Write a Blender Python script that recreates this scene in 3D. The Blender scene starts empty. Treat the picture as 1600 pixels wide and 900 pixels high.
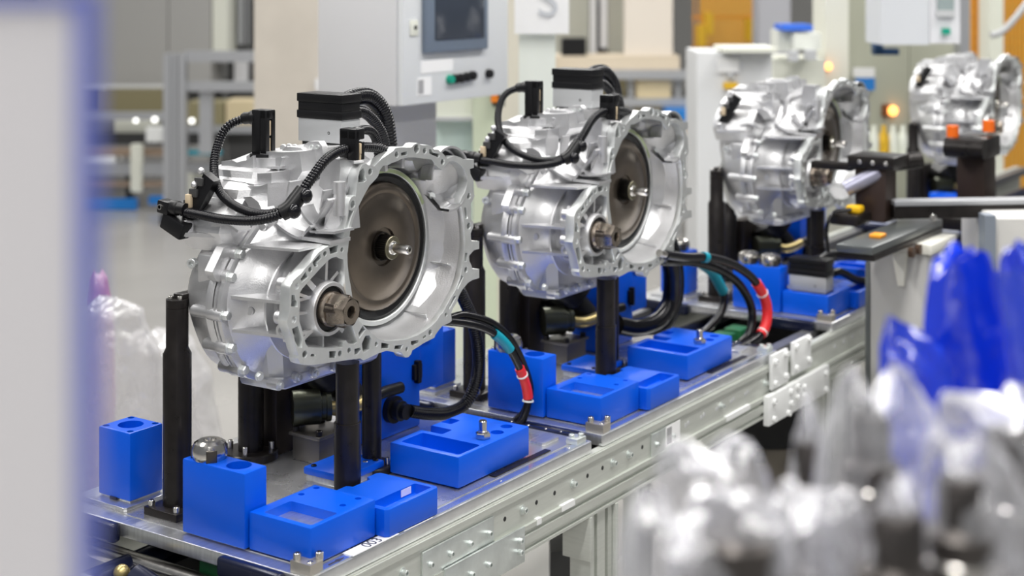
import bpy, bmesh, math, random
from mathutils import Vector, Matrix
random.seed(7)
sc = bpy.context.scene
col = sc.collection
PI = math.pi

# ------------------------------------------------------------------ camera
CAM = Vector((-1.6749, -1.5014, 0.8897)); YAW = 0.59821; FPX = 2374.96; CYP = -42.3
cd = bpy.data.cameras.new('camera'); cam = bpy.data.objects.new('camera', cd); col.objects.link(cam)
cam.location = CAM; cam.rotation_euler = (PI/2, 0, YAW - PI/2)
cd.sensor_width = 36.0; cd.lens = FPX/1600*36; cd.shift_y = (CYP-450)/1600
cd.clip_start = .02; cd.clip_end = 100
cd.dof.use_dof = True; cd.dof.focus_distance = 2.55; cd.dof.aperture_fstop = 3.4
sc.camera = cam
# ------------------------------------------------------------------ light
sc.view_settings.view_transform = 'Standard'; sc.view_settings.look = 'None'
sc.view_settings.gamma = 1.0; sc.view_settings.use_curve_mapping = False
sc.view_settings.exposure = -0.22
w = bpy.data.worlds.new('hall'); sc.world = w; w.use_nodes = True
w.node_tree.nodes['Background'].inputs[0].default_value = (0.93, 0.96, 1.0, 1)
w.node_tree.nodes['Background'].inputs[1].default_value = 0.23
def area(name, loc, size, power, target=None, color=(1, 0.98, 0.95)):
    l = bpy.data.lights.new(name, 'AREA'); l.shape = 'RECTANGLE'; l.size, l.size_y = size
    l.energy = power; l.color = color
    o = bpy.data.objects.new(name, l); col.objects.link(o); o.location = loc
    if target is not None:
        o.rotation_euler = (Vector(target)-Vector(loc)).to_track_quat('-Z', 'Y').to_euler()
    return o
# ceiling luminaires 4 m above the line, plus dim ones added for front light
for i, (x, y) in enumerate(((-1.6, -0.9), (1.2, -0.9), (4.0, -0.9), (-1.6, 2.2), (1.2, 2.2), (4.0, 2.2), (7.0, 0.5), (7.0, 4.5), (3.0, 6.0), (9.5, 7.5), (-4.4, -0.9), (-1.6, -4.0), (-4.4, -4.0), (1.2, -4.0))):
    area('ceiling_and_fill_lamp', (x, y, 3.4), (2.4, 0.4), 104 if i < 10 else 58)

# ------------------------------------------------------------------ helpers
def ray(u, v):
    fw = Vector((math.cos(YAW), math.sin(YAW), 0)); rt = Vector((math.sin(YAW), -math.cos(YAW), 0))
    return fw + rt*((u-800)/FPX) + Vector((0, 0, -(v-CYP)/FPX))
def on(ax, val, u, v):
    d = ray(u, v); return CAM + d*((val-CAM[ax])/d[ax])
def onx(x, u, v): return on(0, x, u, v)
def ony(y, u, v): return on(1, y, u, v)
def onz(z, u, v): return on(2, z, u, v)
def at(u, v, d): return CAM + ray(u, v)*d

MATS = {}
def mat(name, color, rough=.5, metal=0.0, noise=None, bump=None, trans=0, coat=0, emit=None, ior=None, alpha=None, streak=None, spec=None):
    if name in MATS: return MATS[name]
    m = bpy.data.materials.new(name); m.use_nodes = True; nt = m.node_tree; b = nt.nodes['Principled BSDF']
    c = (*color, 1)
    b.inputs['Base Color'].default_value = c; b.inputs['Roughness'].default_value = rough; b.inputs['Metallic'].default_value = metal
    if spec is not None: b.inputs['Specular IOR Level'].default_value = spec
    if trans: b.inputs['Transmission Weight'].default_value = trans
    if ior: b.inputs['IOR'].default_value = ior
    if coat: b.inputs['Coat Weight'].default_value = coat
    if alpha is not None: b.inputs['Alpha'].default_value = alpha
    if emit: b.inputs['Emission Color'].default_value = (*emit[0], 1); b.inputs['Emission Strength'].default_value = emit[1]
    tc = nt.nodes.new('ShaderNodeTexCoord')
    def noisenode(scale, detail, stretch=None):
        n = nt.nodes.new('ShaderNodeTexNoise'); n.inputs['Scale'].default_value = scale; n.inputs['Detail'].default_value = detail
        if stretch:
            mp = nt.nodes.new('ShaderNodeMapping'); mp.inputs['Scale'].default_value = stretch
            nt.links.new(tc.outputs['Object'], mp.inputs[0]); nt.links.new(mp.outputs[0], n.inputs['Vector'])
        else: nt.links.new(tc.outputs['Object'], n.inputs['Vector'])
        return n
    if noise:   # (scale, amount of colour variation, amount of roughness variation)
        s, a, ra = noise; n = noisenode(s, 5, streak)
        r = nt.nodes.new('ShaderNodeValToRGB')
        r.color_ramp.elements[0].position = .3; r.color_ramp.elements[1].position = .7
        r.color_ramp.elements[0].color = tuple(max(0, x*(1-a)) for x in color)+(1,); r.color_ramp.elements[1].color = tuple(min(1, x*(1+a*.6)) for x in color)+(1,)
        nt.links.new(n.outputs[0], r.inputs[0]); nt.links.new(r.outputs[0], b.inputs['Base Color'])
        if ra:
            mr = nt.nodes.new('ShaderNodeMapRange'); mr.inputs['To Min'].default_value = max(.02, rough-ra); mr.inputs['To Max'].default_value = min(1, rough+ra)
            nt.links.new(n.outputs[0], mr.inputs[0]); nt.links.new(mr.outputs[0], b.inputs['Roughness'])
    if bump:    # (scale, strength, distance)
        s, st, dist = bump; n = noisenode(s, 3, streak); bp = nt.nodes.new('ShaderNodeBump')
        bp.inputs['Strength'].default_value = st; bp.inputs['Distance'].default_value = dist
        nt.links.new(n.outputs[0], bp.inputs['Height']); nt.links.new(bp.outputs[0], b.inputs['Normal'])
    MATS[name] = m; return m
CAST = mat('cast_aluminium', (.70, .70, .71), .43, .92, noise=(14, .12, .08), bump=(380, .45, .0008))
MACH = mat('machined_aluminium', (.76, .78, .775), .42, .85, noise=(60, .06, .06))
PLATE = mat('milled_plate', (.70, .71, .72), .32, .9, noise=(22, .12, .10), streak=(1, 8, 1))
RAIL = mat('anodised_rail', (.60, .62, .575), .50, .55, noise=(18, .06, .06), streak=(1, 1, 12))
ZINC = mat('zinc_plate', (.70, .74, .72), .38, .8, noise=(35, .12, .1))
STEEL = mat('bright_steel', (.62, .60, .57), .22, 1.0, noise=(80, .08, .05))
DSTEEL = mat('brown_converter_steel', (.17, .142, .115), .30, .85, noise=(26, .12, .06))
NUTST = mat('warm_nut_steel', (.31, .265, .22), .28, .95, noise=(60, .2, .08))
BLACKM = mat('black_oxide_steel', (.020, .017, .016), .30, .35, noise=(40, .25, .08), spec=.4)
BLUEBLACK = mat('blue_black_coated', (.010, .013, .035), .25, .2)
BLACKP = mat('black_plastic', (.007, .007, .008), .38, spec=.3)
RUBBER = mat('black_rubber_hose', (.005, .005, .007), .22, spec=.35)
DARK = mat('dark_cavity', (.02, .02, .02), .7)
BLUE = mat('blue_plastic', (.000, .092, .67), .34, spec=.35, noise=(9, .05, .03), bump=(600, .06, .0003))
BLUE2 = mat('blue_edge_plastic', (.12, .16, .58), .4)
TEAL = mat('teal_tape', (.0, .27, .36), .4)
RED = mat('red_sleeve', (.72, .02, .025), .45)
WHITEP = mat('white_paint', (.80, .81, .80), .45)
CREAM = mat('cream_paint', (.74, .75, .66), .5)
BEIGE = mat('beige_concrete', (.50, .46, .405), .8, noise=(6, .06, 0))
GREYP = mat('grey_paint', (.52, .53, .54), .5)
LGREY = mat('light_grey_paint', (.66, .66, .67), .5)
GREENP = mat('dark_green_part', (.005, .10, .03), .5)
PALEGREEN = mat('pale_green_machined_edge', (.60, .70, .42), .35, .5)
YELLOW = mat('yellow_paint', (.75, .45, .02), .45)
ORANGE = mat('orange_mesh', (.78, .36, .03), .5)
BRASS = mat('brass_fitting', (.45, .36, .16), .35, .8)
PAPER = mat('white_paper', (.86, .86, .86), .7)
TAN = mat('tan_clip', (.62, .50, .34), .5)
INK = mat('black_ink', (.03, .03, .06), .7)

class MB:
    def __init__(s): s.v = []; s.f = []
    def add(s, vs, fs):
        o = len(s.v); s.v += [tuple(p) for p in vs]; s.f += [tuple(i+o for i in q) for q in fs]; return s
    def box(s, x0, x1, y0, y1, z0, z1):
        return s.add([(x0,y0,z0),(x1,y0,z0),(x1,y1,z0),(x0,y1,z0),(x0,y0,z1),(x1,y0,z1),(x1,y1,z1),(x0,y1,z1)],
                     [(3,2,1,0),(4,5,6,7),(0,1,5,4),(1,2,6,5),(2,3,7,6),(3,0,4,7)])
    def bm(s, bm, M=None):
        bm.verts.index_update(); s.add([(M @ v.co if M else v.co) for v in bm.verts], [[v.index for v in f.verts] for f in bm.faces]); bm.free(); return s
    def rbox(s, x0, x1, y0, y1, z0, z1, b=.002, seg=2, M=None):
        bm = bmesh.new(); bmesh.ops.create_cube(bm, size=1)
        for v in bm.verts: v.co = Vector(((x0+x1)/2+v.co.x*(x1-x0), (y0+y1)/2+v.co.y*(y1-y0), (z0+z1)/2+v.co.z*(z1-z0)))
        bmesh.ops.bevel(bm, geom=bm.edges[:], offset=b, segments=seg, profile=.5, affect='EDGES')
        return s.bm(bm, M)
    def lathe(s, prof, org, ax=(0,0,1), n=24, a0=0.0, a1=2*PI, caps=True, ref=None):
        """prof: list of (radius, height along axis)"""
        ax = Vector(ax).normalized(); org = Vector(org)
        e1 = Vector(ref).normalized() if ref else ax.orthogonal().normalized(); e2 = ax.cross(e1)
        full = abs(a1-a0-2*PI) < 1e-6; m = n if full else n+1
        vs = []
        for r, h in prof:
            for i in range(m):
                a = a0+(a1-a0)*i/n; vs.append(org+ax*h+(e1*math.cos(a)+e2*math.sin(a))*r)
        fs = []
        for k in range(len(prof)-1):
            for i in range(n):
                j = (i+1) % m; fs.append((k*m+i, k*m+j, (k+1)*m+j, (k+1)*m+i))
        if full and caps:
            if prof[0][0] > 1e-6: fs.append(tuple(range(m))[::-1])
            if prof[-1][0] > 1e-6: fs.append(tuple((len(prof)-1)*m+i for i in range(m)))
        return s.add(vs, fs)
    def cyl(s, p, q, r, n=20, r2=None, ch=0.0):
        p, q = Vector(p), Vector(q); L = (q-p).length; r2 = r if r2 is None else r2
        if ch: pr = [(r-ch, 0), (r, ch), (r2, L-ch), (r2-ch, L)]
        else: pr = [(r, 0), (r2, L)]
        return s.lathe(pr, p, (q-p), n)
    def hexbolt(s, p, ax, r=.006, h=.005):
        ax = Vector(ax).normalized(); p = Vector(p)
        s.lathe([(r*1.35, 0), (r*1.35, .0012)], p, ax, 16)
        s.lathe([(r, .0012), (r, h*.85), (r*.85, h)], p, ax, 6)
        return s.lathe([(r*.45, h-.0001), (r*.45, h+.0004)], p, ax, 10)
    def socket(s, p, ax, r=.006, h=.007):
        ax = Vector(ax).normalized(); p = Vector(p)
        return s.lathe([(r, 0), (r, h-.0008), (r-.0008, h), (r*.55, h), (r*.5, h*.45), (0, h*.45)], p, ax, 16)
    def prism(s, poly, h0, h1, plane='xy'):
        n = len(poly)
        f = {'xy': lambda a, b, h: (a, b, h), 'xz': lambda a, b, h: (a, h, b), 'yz': lambda a, b, h: (h, a, b)}[plane]
        vs = [f(a, b, h0) for a, b in poly]+[f(a, b, h1) for a, b in poly]
        return s.add(vs, [tuple(range(n))[::-1], tuple(range(n, 2*n))]+[(i, (i+1) % n, n+(i+1) % n, n+i) for i in range(n)])
    def loft(s, secs, cap0=True, cap1=True):
        n = len(secs[0]); vs = [p for q in secs for p in q]; fs = []
        for k in range(len(secs)-1):
            for i in range(n): j = (i+1) % n; fs.append((k*n+i, k*n+j, (k+1)*n+j, (k+1)*n+i))
        if cap0: fs.append(tuple(range(n))[::-1])
        if cap1: fs.append(tuple((len(secs)-1)*n+i for i in range(n)))
        return s.add(vs, fs)
    def sheet(s, quad, t):
        """thick plate from a 3D polygon and a thickness vector"""
        t = Vector(t); q = [Vector(p) for p in quad]; n = len(q)
        return s.add(q+[p+t for p in q], [tuple(range(n))[::-1], tuple(range(n, 2*n))]+[(i, (i+1) % n, n+(i+1) % n, n+i) for i in range(n)])
    def ball(s, c, r, sq=(1,1,1), n=14):
        bm = bmesh.new(); bmesh.ops.create_uvsphere(bm, u_segments=n, v_segments=max(6, n//2+1), radius=r)
        return s.bm(bm, Matrix.Translation(Vector(c)) @ Matrix.Diagonal((*sq, 1)))
    def tube(s, pts, r, n=10, step=.008, rib=0, pitch=.005):
        P = smooth_path(pts, (pitch/3 if rib else step))
        t = (P[1]-P[0]).normalized(); e = t.orthogonal().normalized(); vs = []; m = len(P)
        for i, p in enumerate(P):
            tn = (P[min(i+1, m-1)]-P[max(i-1, 0)]).normalized()
            e = (e - tn*e.dot(tn)).normalized(); b = tn.cross(e)
            rr = r - (rib if (rib and i % 3 == 0) else 0)
            vs += [p+(e*math.cos(2*PI*k/n)+b*math.sin(2*PI*k/n))*rr for k in range(n)]
        fs = [(i*n+k, i*n+(k+1) % n, (i+1)*n+(k+1) % n, (i+1)*n+k) for i in range(m-1) for k in range(n)]
        fs += [tuple(range(n))[::-1], tuple((m-1)*n+k for k in range(n))]
        return s.add(vs, fs)
    def build(s, name, m, parent=None, smooth=40, kind=None):
        me = bpy.data.meshes.new(name); me.from_pydata(s.v, [], s.f); me.validate()
        bm = bmesh.new(); bm.from_mesh(me); bmesh.ops.recalc_face_normals(bm, faces=bm.faces); bm.to_mesh(me); bm.free()
        return link(name, me, m, parent, smooth, kind)
def link(name, me, m, parent=None, smooth=40, kind=None):
    if smooth:
        me.polygons.foreach_set('use_smooth', [True]*len(me.polygons)); me.set_sharp_from_angle(angle=math.radians(smooth))
    me.materials.clear(); me.materials.append(m)
    o = bpy.data.objects.new(name, me); col.objects.link(o)
    if parent: o.parent = parent
    if kind: o['kind'] = kind
    return o
def smooth_path(pts, step):
    P = [Vector(p) for p in pts]; Q = [P[0]*2-P[1]]+P+[P[-1]*2-P[-2]]; dense = []
    for i in range(1, len(Q)-2):
        for k in range(24):
            t = k/24; a, b, c, d = Q[i-1], Q[i], Q[i+1], Q[i+2]
            dense.append(.5*((2*b)+(c-a)*t+(2*a-5*b+4*c-d)*t*t+(3*b-a-3*c+d)*t**3))
    dense.append(P[-1]); out = [dense[0]]; acc = 0
    for a, b in zip(dense, dense[1:]):
        L = (b-a).length; 
        while L > 0 and acc+L >= step:
            f = (step-acc)/L; a = a+(b-a)*f; out.append(a); L = (b-a).length; acc = 0
        acc += L
    if (out[-1]-dense[-1]).length > step*.3: out.append(dense[-1])
    return out
def holeplate(outer, holes, d0, d1, plane='xz', bevel=.0012):
    cu = bpy.data.curves.new('c', 'CURVE'); cu.dimensions = '2D'; cu.fill_mode = 'BOTH'
    cu.extrude = abs(d1-d0)/2-bevel; cu.bevel_depth = bevel; cu.bevel_resolution = 1; cu.offset = -bevel
    def area2(P): return sum(P[i][0]*P[(i+1) % len(P)][1]-P[(i+1) % len(P)][0]*P[i][1] for i in range(len(P)))
    outer = outer if area2(outer) < 0 else outer[::-1]; holes = [h if area2(h) > 0 else h[::-1] for h in holes]
    for poly in [outer]+holes:
        sp = cu.splines.new('POLY'); sp.points.add(len(poly)-1); sp.use_cyclic_u = True
        for i, p in enumerate(poly): sp.points[i].co = (p[0], p[1], 0, 1)
    ob = bpy.data.objects.new('c', cu); col.objects.link(ob)
    dg = bpy.context.evaluated_depsgraph_get(); me = bpy.data.meshes.new_from_object(ob.evaluated_get(dg))
    bpy.data.objects.remove(ob); bpy.data.curves.remove(cu)
    mid = (d0+d1)/2; m = MB()
    f = {'xz': lambda p: (p.x, mid+p.z, p.y), 'xy': lambda p: (p.x, p.y, mid+p.z), 'yz': lambda p: (mid+p.z, p.x, p.y)}[plane]
    m.add([f(v.co) for v in me.vertices], [tuple(p.vertices) for p in me.polygons]); bpy.data.meshes.remove(me)
    return m
def circ(cx, cy, r, n=16): return [(cx+r*math.cos(2*PI*i/n), cy+r*math.sin(2*PI*i/n)) for i in range(n)]
def cutmesh(base, cutters):
    """boolean difference of MBs, returns a mesh"""
    a = base.build('tmp', BLUE, smooth=0); c = MB()
    for q in cutters: c.add(q.v, q.f)
    b = c.build('tmp2', BLUE, smooth=0)
    md = a.modifiers.new('b', 'BOOLEAN'); md.object = b; md.operation = 'DIFFERENCE'; md.solver = 'EXACT'; md.use_self = True
    dg = bpy.context.evaluated_depsgraph_get(); me = bpy.data.meshes.new_from_object(a.evaluated_get(dg))
    bpy.data.objects.remove(a); bpy.data.objects.remove(b); return me
def empty(name, loc=(0,0,0), rz=0):
    o = bpy.data.objects.new(name, None); col.objects.link(o); o.location = loc; o.rotation_euler = (0, 0, rz); o.empty_display_size = .05; return o
def tag(o, label=None, cat=None, group=None, kind=None):
    if label: o['label'] = label
    if cat: o['category'] = cat
    if group: o['group'] = group
    if kind: o['kind'] = kind
    return o
def thing(name, label, cat, loc=(0,0,0), group=None, rz=0): return tag(empty(name, loc, rz), label, cat, group)
def copy_tree(o, dx=0, label=None, parent=None, skip=()):
    c = o.copy(); col.objects.link(c); c.parent = parent
    if parent is None:
        c.location = o.location+Vector((dx, 0, 0))
        if label: c['label'] = label
    for ch in o.children:
        if ch.name.split('.')[0] in skip: continue
        copy_tree(ch, 0, None, c, skip)
    return c
def settle(o):
    """put a thing's origin at the middle of its base"""
    pts = []
    def walk(q):
        if q.type == 'MESH': pts.extend(v.co for v in q.data.vertices)
        for c in q.children: walk(c)
    walk(o)
    if not pts: return o
    b = Vector(((min(p.x for p in pts)+max(p.x for p in pts))/2, (min(p.y for p in pts)+max(p.y for p in pts))/2, min(p.z for p in pts)))
    if o.type == 'MESH':
        o.data.transform(Matrix.Translation(-b))
        for c in o.children: c.location = c.location-b
    else:
        for c in o.children: c.location = c.location-b
    o.location = b; return o

# ------------------------------------------------------------------ the setting
FLZ = -0.80
m = MB(); m.box(-6, 26, -8, 26, FLZ-.1, FLZ)
FLOORM = mat('polished_concrete', (.37, .36, .345), .25, noise=(.9, .10, .08))
tag(m.build('floor', FLOORM, smooth=0), 'pale polished concrete factory floor', kind='structure')
m = MB(); m.box(18.0, 18.3, -8, 26, FLZ, 5)
tag(m.build('wall_far', mat('wall_cladding', (.60, .59, .56), .7), smooth=0), 'pale grey cladding wall at the far end of the hall', kind='structure')
m = MB(); m.box(-6, 26, 16.0, 16.3, FLZ, 5)
tag(m.build('wall_back', MATS['wall_cladding'], smooth=0), 'pale grey cladding wall behind the machines', kind='structure')

# ------------------------------------------------------------------ conveyor
PT = .022          # pallet thickness
PW = .575          # pallet width across the line
cv = thing('roller_conveyor', 'aluminium profile conveyor line carrying the blue and steel pallets', 'conveyor')
X0, X1 = -.12, 5.6
# front side: upper side plate with a step, then slotted extrusion
m = MB(); m.box(X0, X1, -.004, .012, -.090, -PT-.001); m.box(X0, X1, -.007, .004, -.036, -PT-.003)
m.build('side_plate', RAIL, cv)
prof = [(-.010,-.088),(.035,-.088),(.035,-.136),(-.010,-.136),(-.010,-.131),(-.004,-.131),(-.004,-.121),(-.010,-.121),(-.010,-.105),(-.004,-.105),(-.004,-.096),(-.010,-.096)]
m = MB(); m.prism(prof[::-1], X0, X1, 'yz'); m.build('slotted_profile', RAIL, cv)
m = MB(); m.box(X0, X1, -.0035, .002, -.131, -.121); m.box(X0, X1, -.0035, .002, -.105, -.096); m.build('slot_cover', mat('slot_grey', (.30, .30, .27), .5), cv)
m = MB(); m.box(X0, X1, PW-.02, PW+.004, -.136, -PT-.001); m.build('back_side_plate', RAIL, cv)
# driven rollers lengthwise tube, inner beds
for y in (.045, PW-.06):
    m = MB(); m.box(X0, X1, y, y+.03, -.055, -PT-.002); m.build('pallet_track', mat('track_grey', (.22, .22, .23), .4, .6), cv)
m = MB(); m.cyl((X0, .40, -.075), (X1, .40, -.075), .022, 20); m.build('drive_shaft', BLUEBLACK, cv)
m = MB(); m.box(X0, X1, .08, .50, -.135, -.125); m.build('bed_plate', mat('bed_dark', (.05, .05, .05), .5), cv)
for x in (.03, .11, 1.72, 1.80, 1.88):
    m = MB(); m.rbox(x, x+.055, .21, .26, -.10, -.028, .004); m.build('stop_unit', GREENP, cv)
for x in (0.02, .9, 1.83, 2.75):
    m = MB(); m.cyl((x, .02, -.066), (x, PW-.03, -.066), .015, 16); m.build('roller', STEEL, cv)
# cover plates and bolts of the front side
ZB = -.059
for x0, x1 in ((.262, .462), (1.018, 1.12)):
    m = MB(); m.rbox(x0, x1, -.0085, -.004, -.088, -.042, .001); pl = m.build('splice_plate', ZINC, cv)
    for i in range(4 if x0 < 1 else 2):
        m = MB(); m.socket((x0+.018+i*(x1-x0-.036)/(3 if x0 < 1 else 1), -.0085, -.066), (0,-1,0), .0052, .007); m.build('bolt', ZINC, pl)
m = MB(); m.rbox(.315, .548, -.0145, -.0095, -.146, -.084, .001); pl = m.build('joint_plate', ZINC, cv)
for x in (.335, .385, .435, .53):
    for z in ((-.104, -.124) if x > .5 else (-.115,)):
        m = MB(); m.socket((x, -.0145, z), (0,-1,0), .0052, .007); m.build('bolt', ZINC, pl)
for x in (.215, .555, .722, .868, .93, 1.335, 1.56): 
    m = MB(); m.lathe([(.0085, 0), (.0085, .0015)], (x, -.004, ZB), (0,-1,0), 16); m.socket((x, -.0055, ZB), (0,-1,0), .0055, .008); m.build('bolt', ZINC, cv)
for x in (.50, .60, .66, .775, .83, .985): 
    m = MB(); m.lathe([(.0042, 0), (.0042, .0004)], (x, -.004, ZB), (0,-1,0), 14); m.build('hole', DARK, cv)
for i in range(5):
    for dx in (0, .012):
        m = MB(); m.lathe([(.0045, 0), (.0045, .0007)], (1.17+i*.072+dx, -.004, ZB-.002+dx*.2), (0,-1,0), 12); m.build('hole', GREYP, cv)
for i in range(9):
    m = MB(); m.lathe([(.006, 0), (.006, .0007)], (1.98+i*.06, -.004, ZB), (0,-1,0), 12); m.build('hole', GREYP, cv)
for x0, x1 in ((.592, .607), (.675, .72), (1.35, 1.47)):
    m = MB(); m.box(x0, x1, -.0108, -.004, -.097, -.086); m.build('profile_clip', WHITEP, cv)
# inventory sticker on the side plate
m = MB(); m.box(1.075, 1.135, -.0096, -.0086, -.082, -.040); st = m.build('sticker', PAPER, cv)
m = MB(); m.box(1.078, 1.098, -.0101, -.0096, -.078, -.044); m.build('sticker_print', mat('grey_print', (.35, .35, .36), .7), st)
# white coupling brackets where two conveyor modules meet
m = MB(); m.rbox(1.575, 1.665, -.016, -.008, -.078, .002, .001); m.rbox(1.695, 1.800, -.016, -.008, -.070, .008, .001); m.build('coupling_bracket', WHITEP, cv)
m = MB(); m.rbox(1.540, 1.895, -.024, -.010, -.152, -.084, .001); cb = m.build('coupling_plate', WHITEP, cv)
for x, z in ((1.59,-.015),(1.59,-.065),(1.65,-.008),(1.65,-.06),(1.71,-.004),(1.71,-.055),(1.785,.0),(1.785,-.05)):
    m = MB(); m.socket((x, -.016, z), (0,-1,0), .007, .008); m.build('bolt', WHITEP, cb)
for x, z in ((1.565,-.10),(1.565,-.14),(1.66,-.098),(1.70,-.095),(1.70,-.12),(1.66,-.125),(1.74,-.105),(1.74,-.125),(1.87,-.10),(1.87,-.14),(1.645,-.145)):
    m = MB(); m.socket((x, -.024, z), (0,-1,0), .007, .008); m.build('bolt', WHITEP, cb)
# legs of slotted profile
def legprof(x, y, w=.08, d=.045):
    p = []; g = .0055; dp = .008
    xs = [x, x+w]; 
    f = [(x, y)]
    for c in (x+w*.25, x+w*.75): f += [(c-g, y), (c-g, y+dp), (c+g, y+dp), (c+g, y)]
    f += [(x+w, y), (x+w, y+d), (x, y+d)]
    return f
for x in (.785, 1.90, 3.35):
    m = MB(); m.prism(legprof(x, -.004), FLZ, -.137, 'xy'); m.build('leg', RAIL, cv)
    m = MB(); m.prism(legprof(x, PW-.05), FLZ, -.137, 'xy'); m.build('leg', RAIL, cv)
    m = MB(); m.box(x+.02, x+.06, .04, PW-.05, -.62, -.58); m.build('cross_brace', RAIL, cv)
m = MB(); m.rbox(.772, .782, -.012, .05, -.22, -.137, .001); m.rbox(.868, .876, -.012, .05, -.9+.1, -.137, .001); m.build('leg_trim', RAIL, cv)
m = MB(); m.box(1.75, 3.3, .05, .09, -.62, -.57); m.build('lower_rail', RAIL, cv)
# left end: angled end sheet and bumper rail below the pallet
m = MB(); m.rbox(-.135, -.118, .05, PW, -.20, -.03, .002); m.build('end_sheet', RAIL, cv)
m = MB(); m.tube([(-.05, .32, -.055), (-.04, .25, -.075), (-.03, .15, -.085), (-.02, .08, -.09)], .024, 14); m.build('end_tube', BLUEBLACK, cv)
m = MB(); m.ball((-.06, .335, -.045), .013); m.build('end_knob', BRASS, cv)
settle(cv)

# ------------------------------------------------------------------ one pallet with all it carries, at pallet 1
ORD = ['nearest', 'second', 'third', 'fourth']
def pallet():
    r = thing('workpiece_pallet', '', 'pallet', group='steel pallets on the conveyor')
    L = .80
    poly = [(.0, .0), (L, 0), (L, PW), (0, PW), (0, .43), (.012, .425), (.012, .06), (0, .055)]
    poly = [(.004, 0), (L-.004, 0), (L, .004), (L, PW-.004), (L-.004, PW), (.004, PW), (0, PW-.004), (0, .004)]
    holeplate(poly, [], -PT, 0, 'xy', .0018).build('plate', PLATE, r)
    m = MB(); m.box(.03, L-.03, .025, PW-.03, .0, .0012); m.build('top_sheet', mat('satin_sheet', (.66, .66, .67), .28, .85, noise=(10, .1, .1)), r)
    # front bright strip
    m = MB(); m.box(.03, L-.01, .004, .018, .0, .0014); m.build('wear_strip', mat('bright_strip', (.75, .80, .88), .2, .9), r)
    # corner clamp
    m = MB(); m.prism([(.008, .005), (.036, .005), (.044, .012), (.044, .026), (.030, .045), (.008, .045)], .0, .016, 'xy'); cl = m.build('corner_clamp', mat('clamp_steel', (.50, .47, .42), .4, .8), r)
    for p in ((.015, .037), (.037, .013)):
        m = MB(); m.socket((*p, .016), (0,0,1), .0062, .011); m.build('bolt', STEEL, cl)
    m = MB(); m.socket((.018, .014, .0155), (0,0,1), .005, .002); m.build('bolt', STEEL, cl)
    m = MB(); m.rbox(L-.045, L-.012, .006, .032, .0, .012, .002); cl = m.build('end_clamp', ZINC, r)
    for p in ((L-.036, .024), (L-.02, .013)):
        m = MB(); m.socket((*p, .012), (0,0,1), .0055, .006); m.build('bolt', ZINC, cl)
    # black rubber bumpers on the short sides
    m = MB(); m.rbox(-.017, .001, .045, .175, -.030, .001, .006, 3); m.build('bumper', BLUEBLACK, r)
    m = MB(); m.rbox(-.017, .001, .405, .545, -.030, .001, .006, 3); m.build('bumper', BLUEBLACK, r)
    m = MB(); m.rbox(L-.001, L+.014, .05, .24, -.012, .003, .004, 2); bb = m.build('bumper', BLUEBLACK, r)
    for y in (.075, .11, .15, .19):
        m = MB(); m.socket((L+.006, y, .003), (0,0,1), .003, .001); m.build('bolt', STEEL, bb)
    # steel pads
    for x, y, a, b in ((.715, .055, .055, .035), (.035, .435, .10, .11)):
        holeplate([(x+.004, y), (x+a-.004, y), (x+a, y+.004), (x+a, y+b-.004), (x+a-.004, y+b), (x+.004, y+b), (x, y+b-.004), (x, y+.004)], [], .001, .007, 'xy', .001).build('pad', PLATE, r)
    m = MB(); m.box(.52, .70, .03, .043, .0014, .003); m.build('black_shim', BLACKM, r)
    for x, y in ((.51, .012), (.735, .012), (.27, .012)):
        m = MB(); m.ball((x, y, .001), .003, (1,1,.5), 8); m.build('grub_screw', STEEL, r)
    return settle(r)
def block_A():
    b = MB(); b.rbox(.023, .073, .153, .289, .003, .120, .003, 2)
    cut = [MB().cyl((.049, .190, .085), (.049, .190, .14), .0200, 28), MB().cyl((.049, .254, .085), (.049, .254, .14), .0200, 28)]
    return settle(link('fixture_block', cutmesh(b, cut), BLUE, smooth=35))
def block_B():
    b = MB(); b.rbox(.029, .181, .023, .150, .003, .0615, .003, 2)
    cut = [MB().rbox(.039, .100, .031, .128, -.01, .08, .004), ]
    for p in ((.132, .135), (.168, .135), (.131, .048), (.168, .048)): cut.append(MB().cyl((*p, .056), (*p, .08), .0055, 14))
    o = link('fixture_tray', cutmesh(b, cut), BLUE, smooth=35)
    m = MB(); m.box(.0385, .1005, .0305, .1285, .042, .046); m.build('insert_plate', PLATE, o)
    return settle(o)
def block_D():
    b = MB().add(*(lambda q: (q.v, q.f))(holeplate([(.184,.008),(.190,.002),(.314,.002),(.320,.008),(.320,.125),(.314,.131),(.290,.131),(.284,.120),(.240,.120),(.236,.131),(.184,.131)], [], .003, .047, 'xy', .002)))
    o = MB().rbox(.194, .309, .010, .045, .030, .07, .004)
    return settle(link('fixture_tray', cutmesh(b, [o]), BLUE, smooth=35))
def block_C():
    b = MB().rbox(.429, .648, .043, .195, .004, .0585, .003, 2)
    cut = [MB().rbox(.441, .505, .051, .180, .018, .08, .005), MB().rbox(.517, .549, .145, .21, .04, .08, .004), MB().rbox(.575, .605, .168, .192, .045, .08, .004),
           MB().cyl((.583, .070, .045), (.583, .070, .08), .0125, 20), MB().cyl((.622, .076, .045), (.622, .076, .08), .0115, 20)]
    return settle(link('fixture_tray', cutmesh(b, cut), BLUE, smooth=35))
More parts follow.
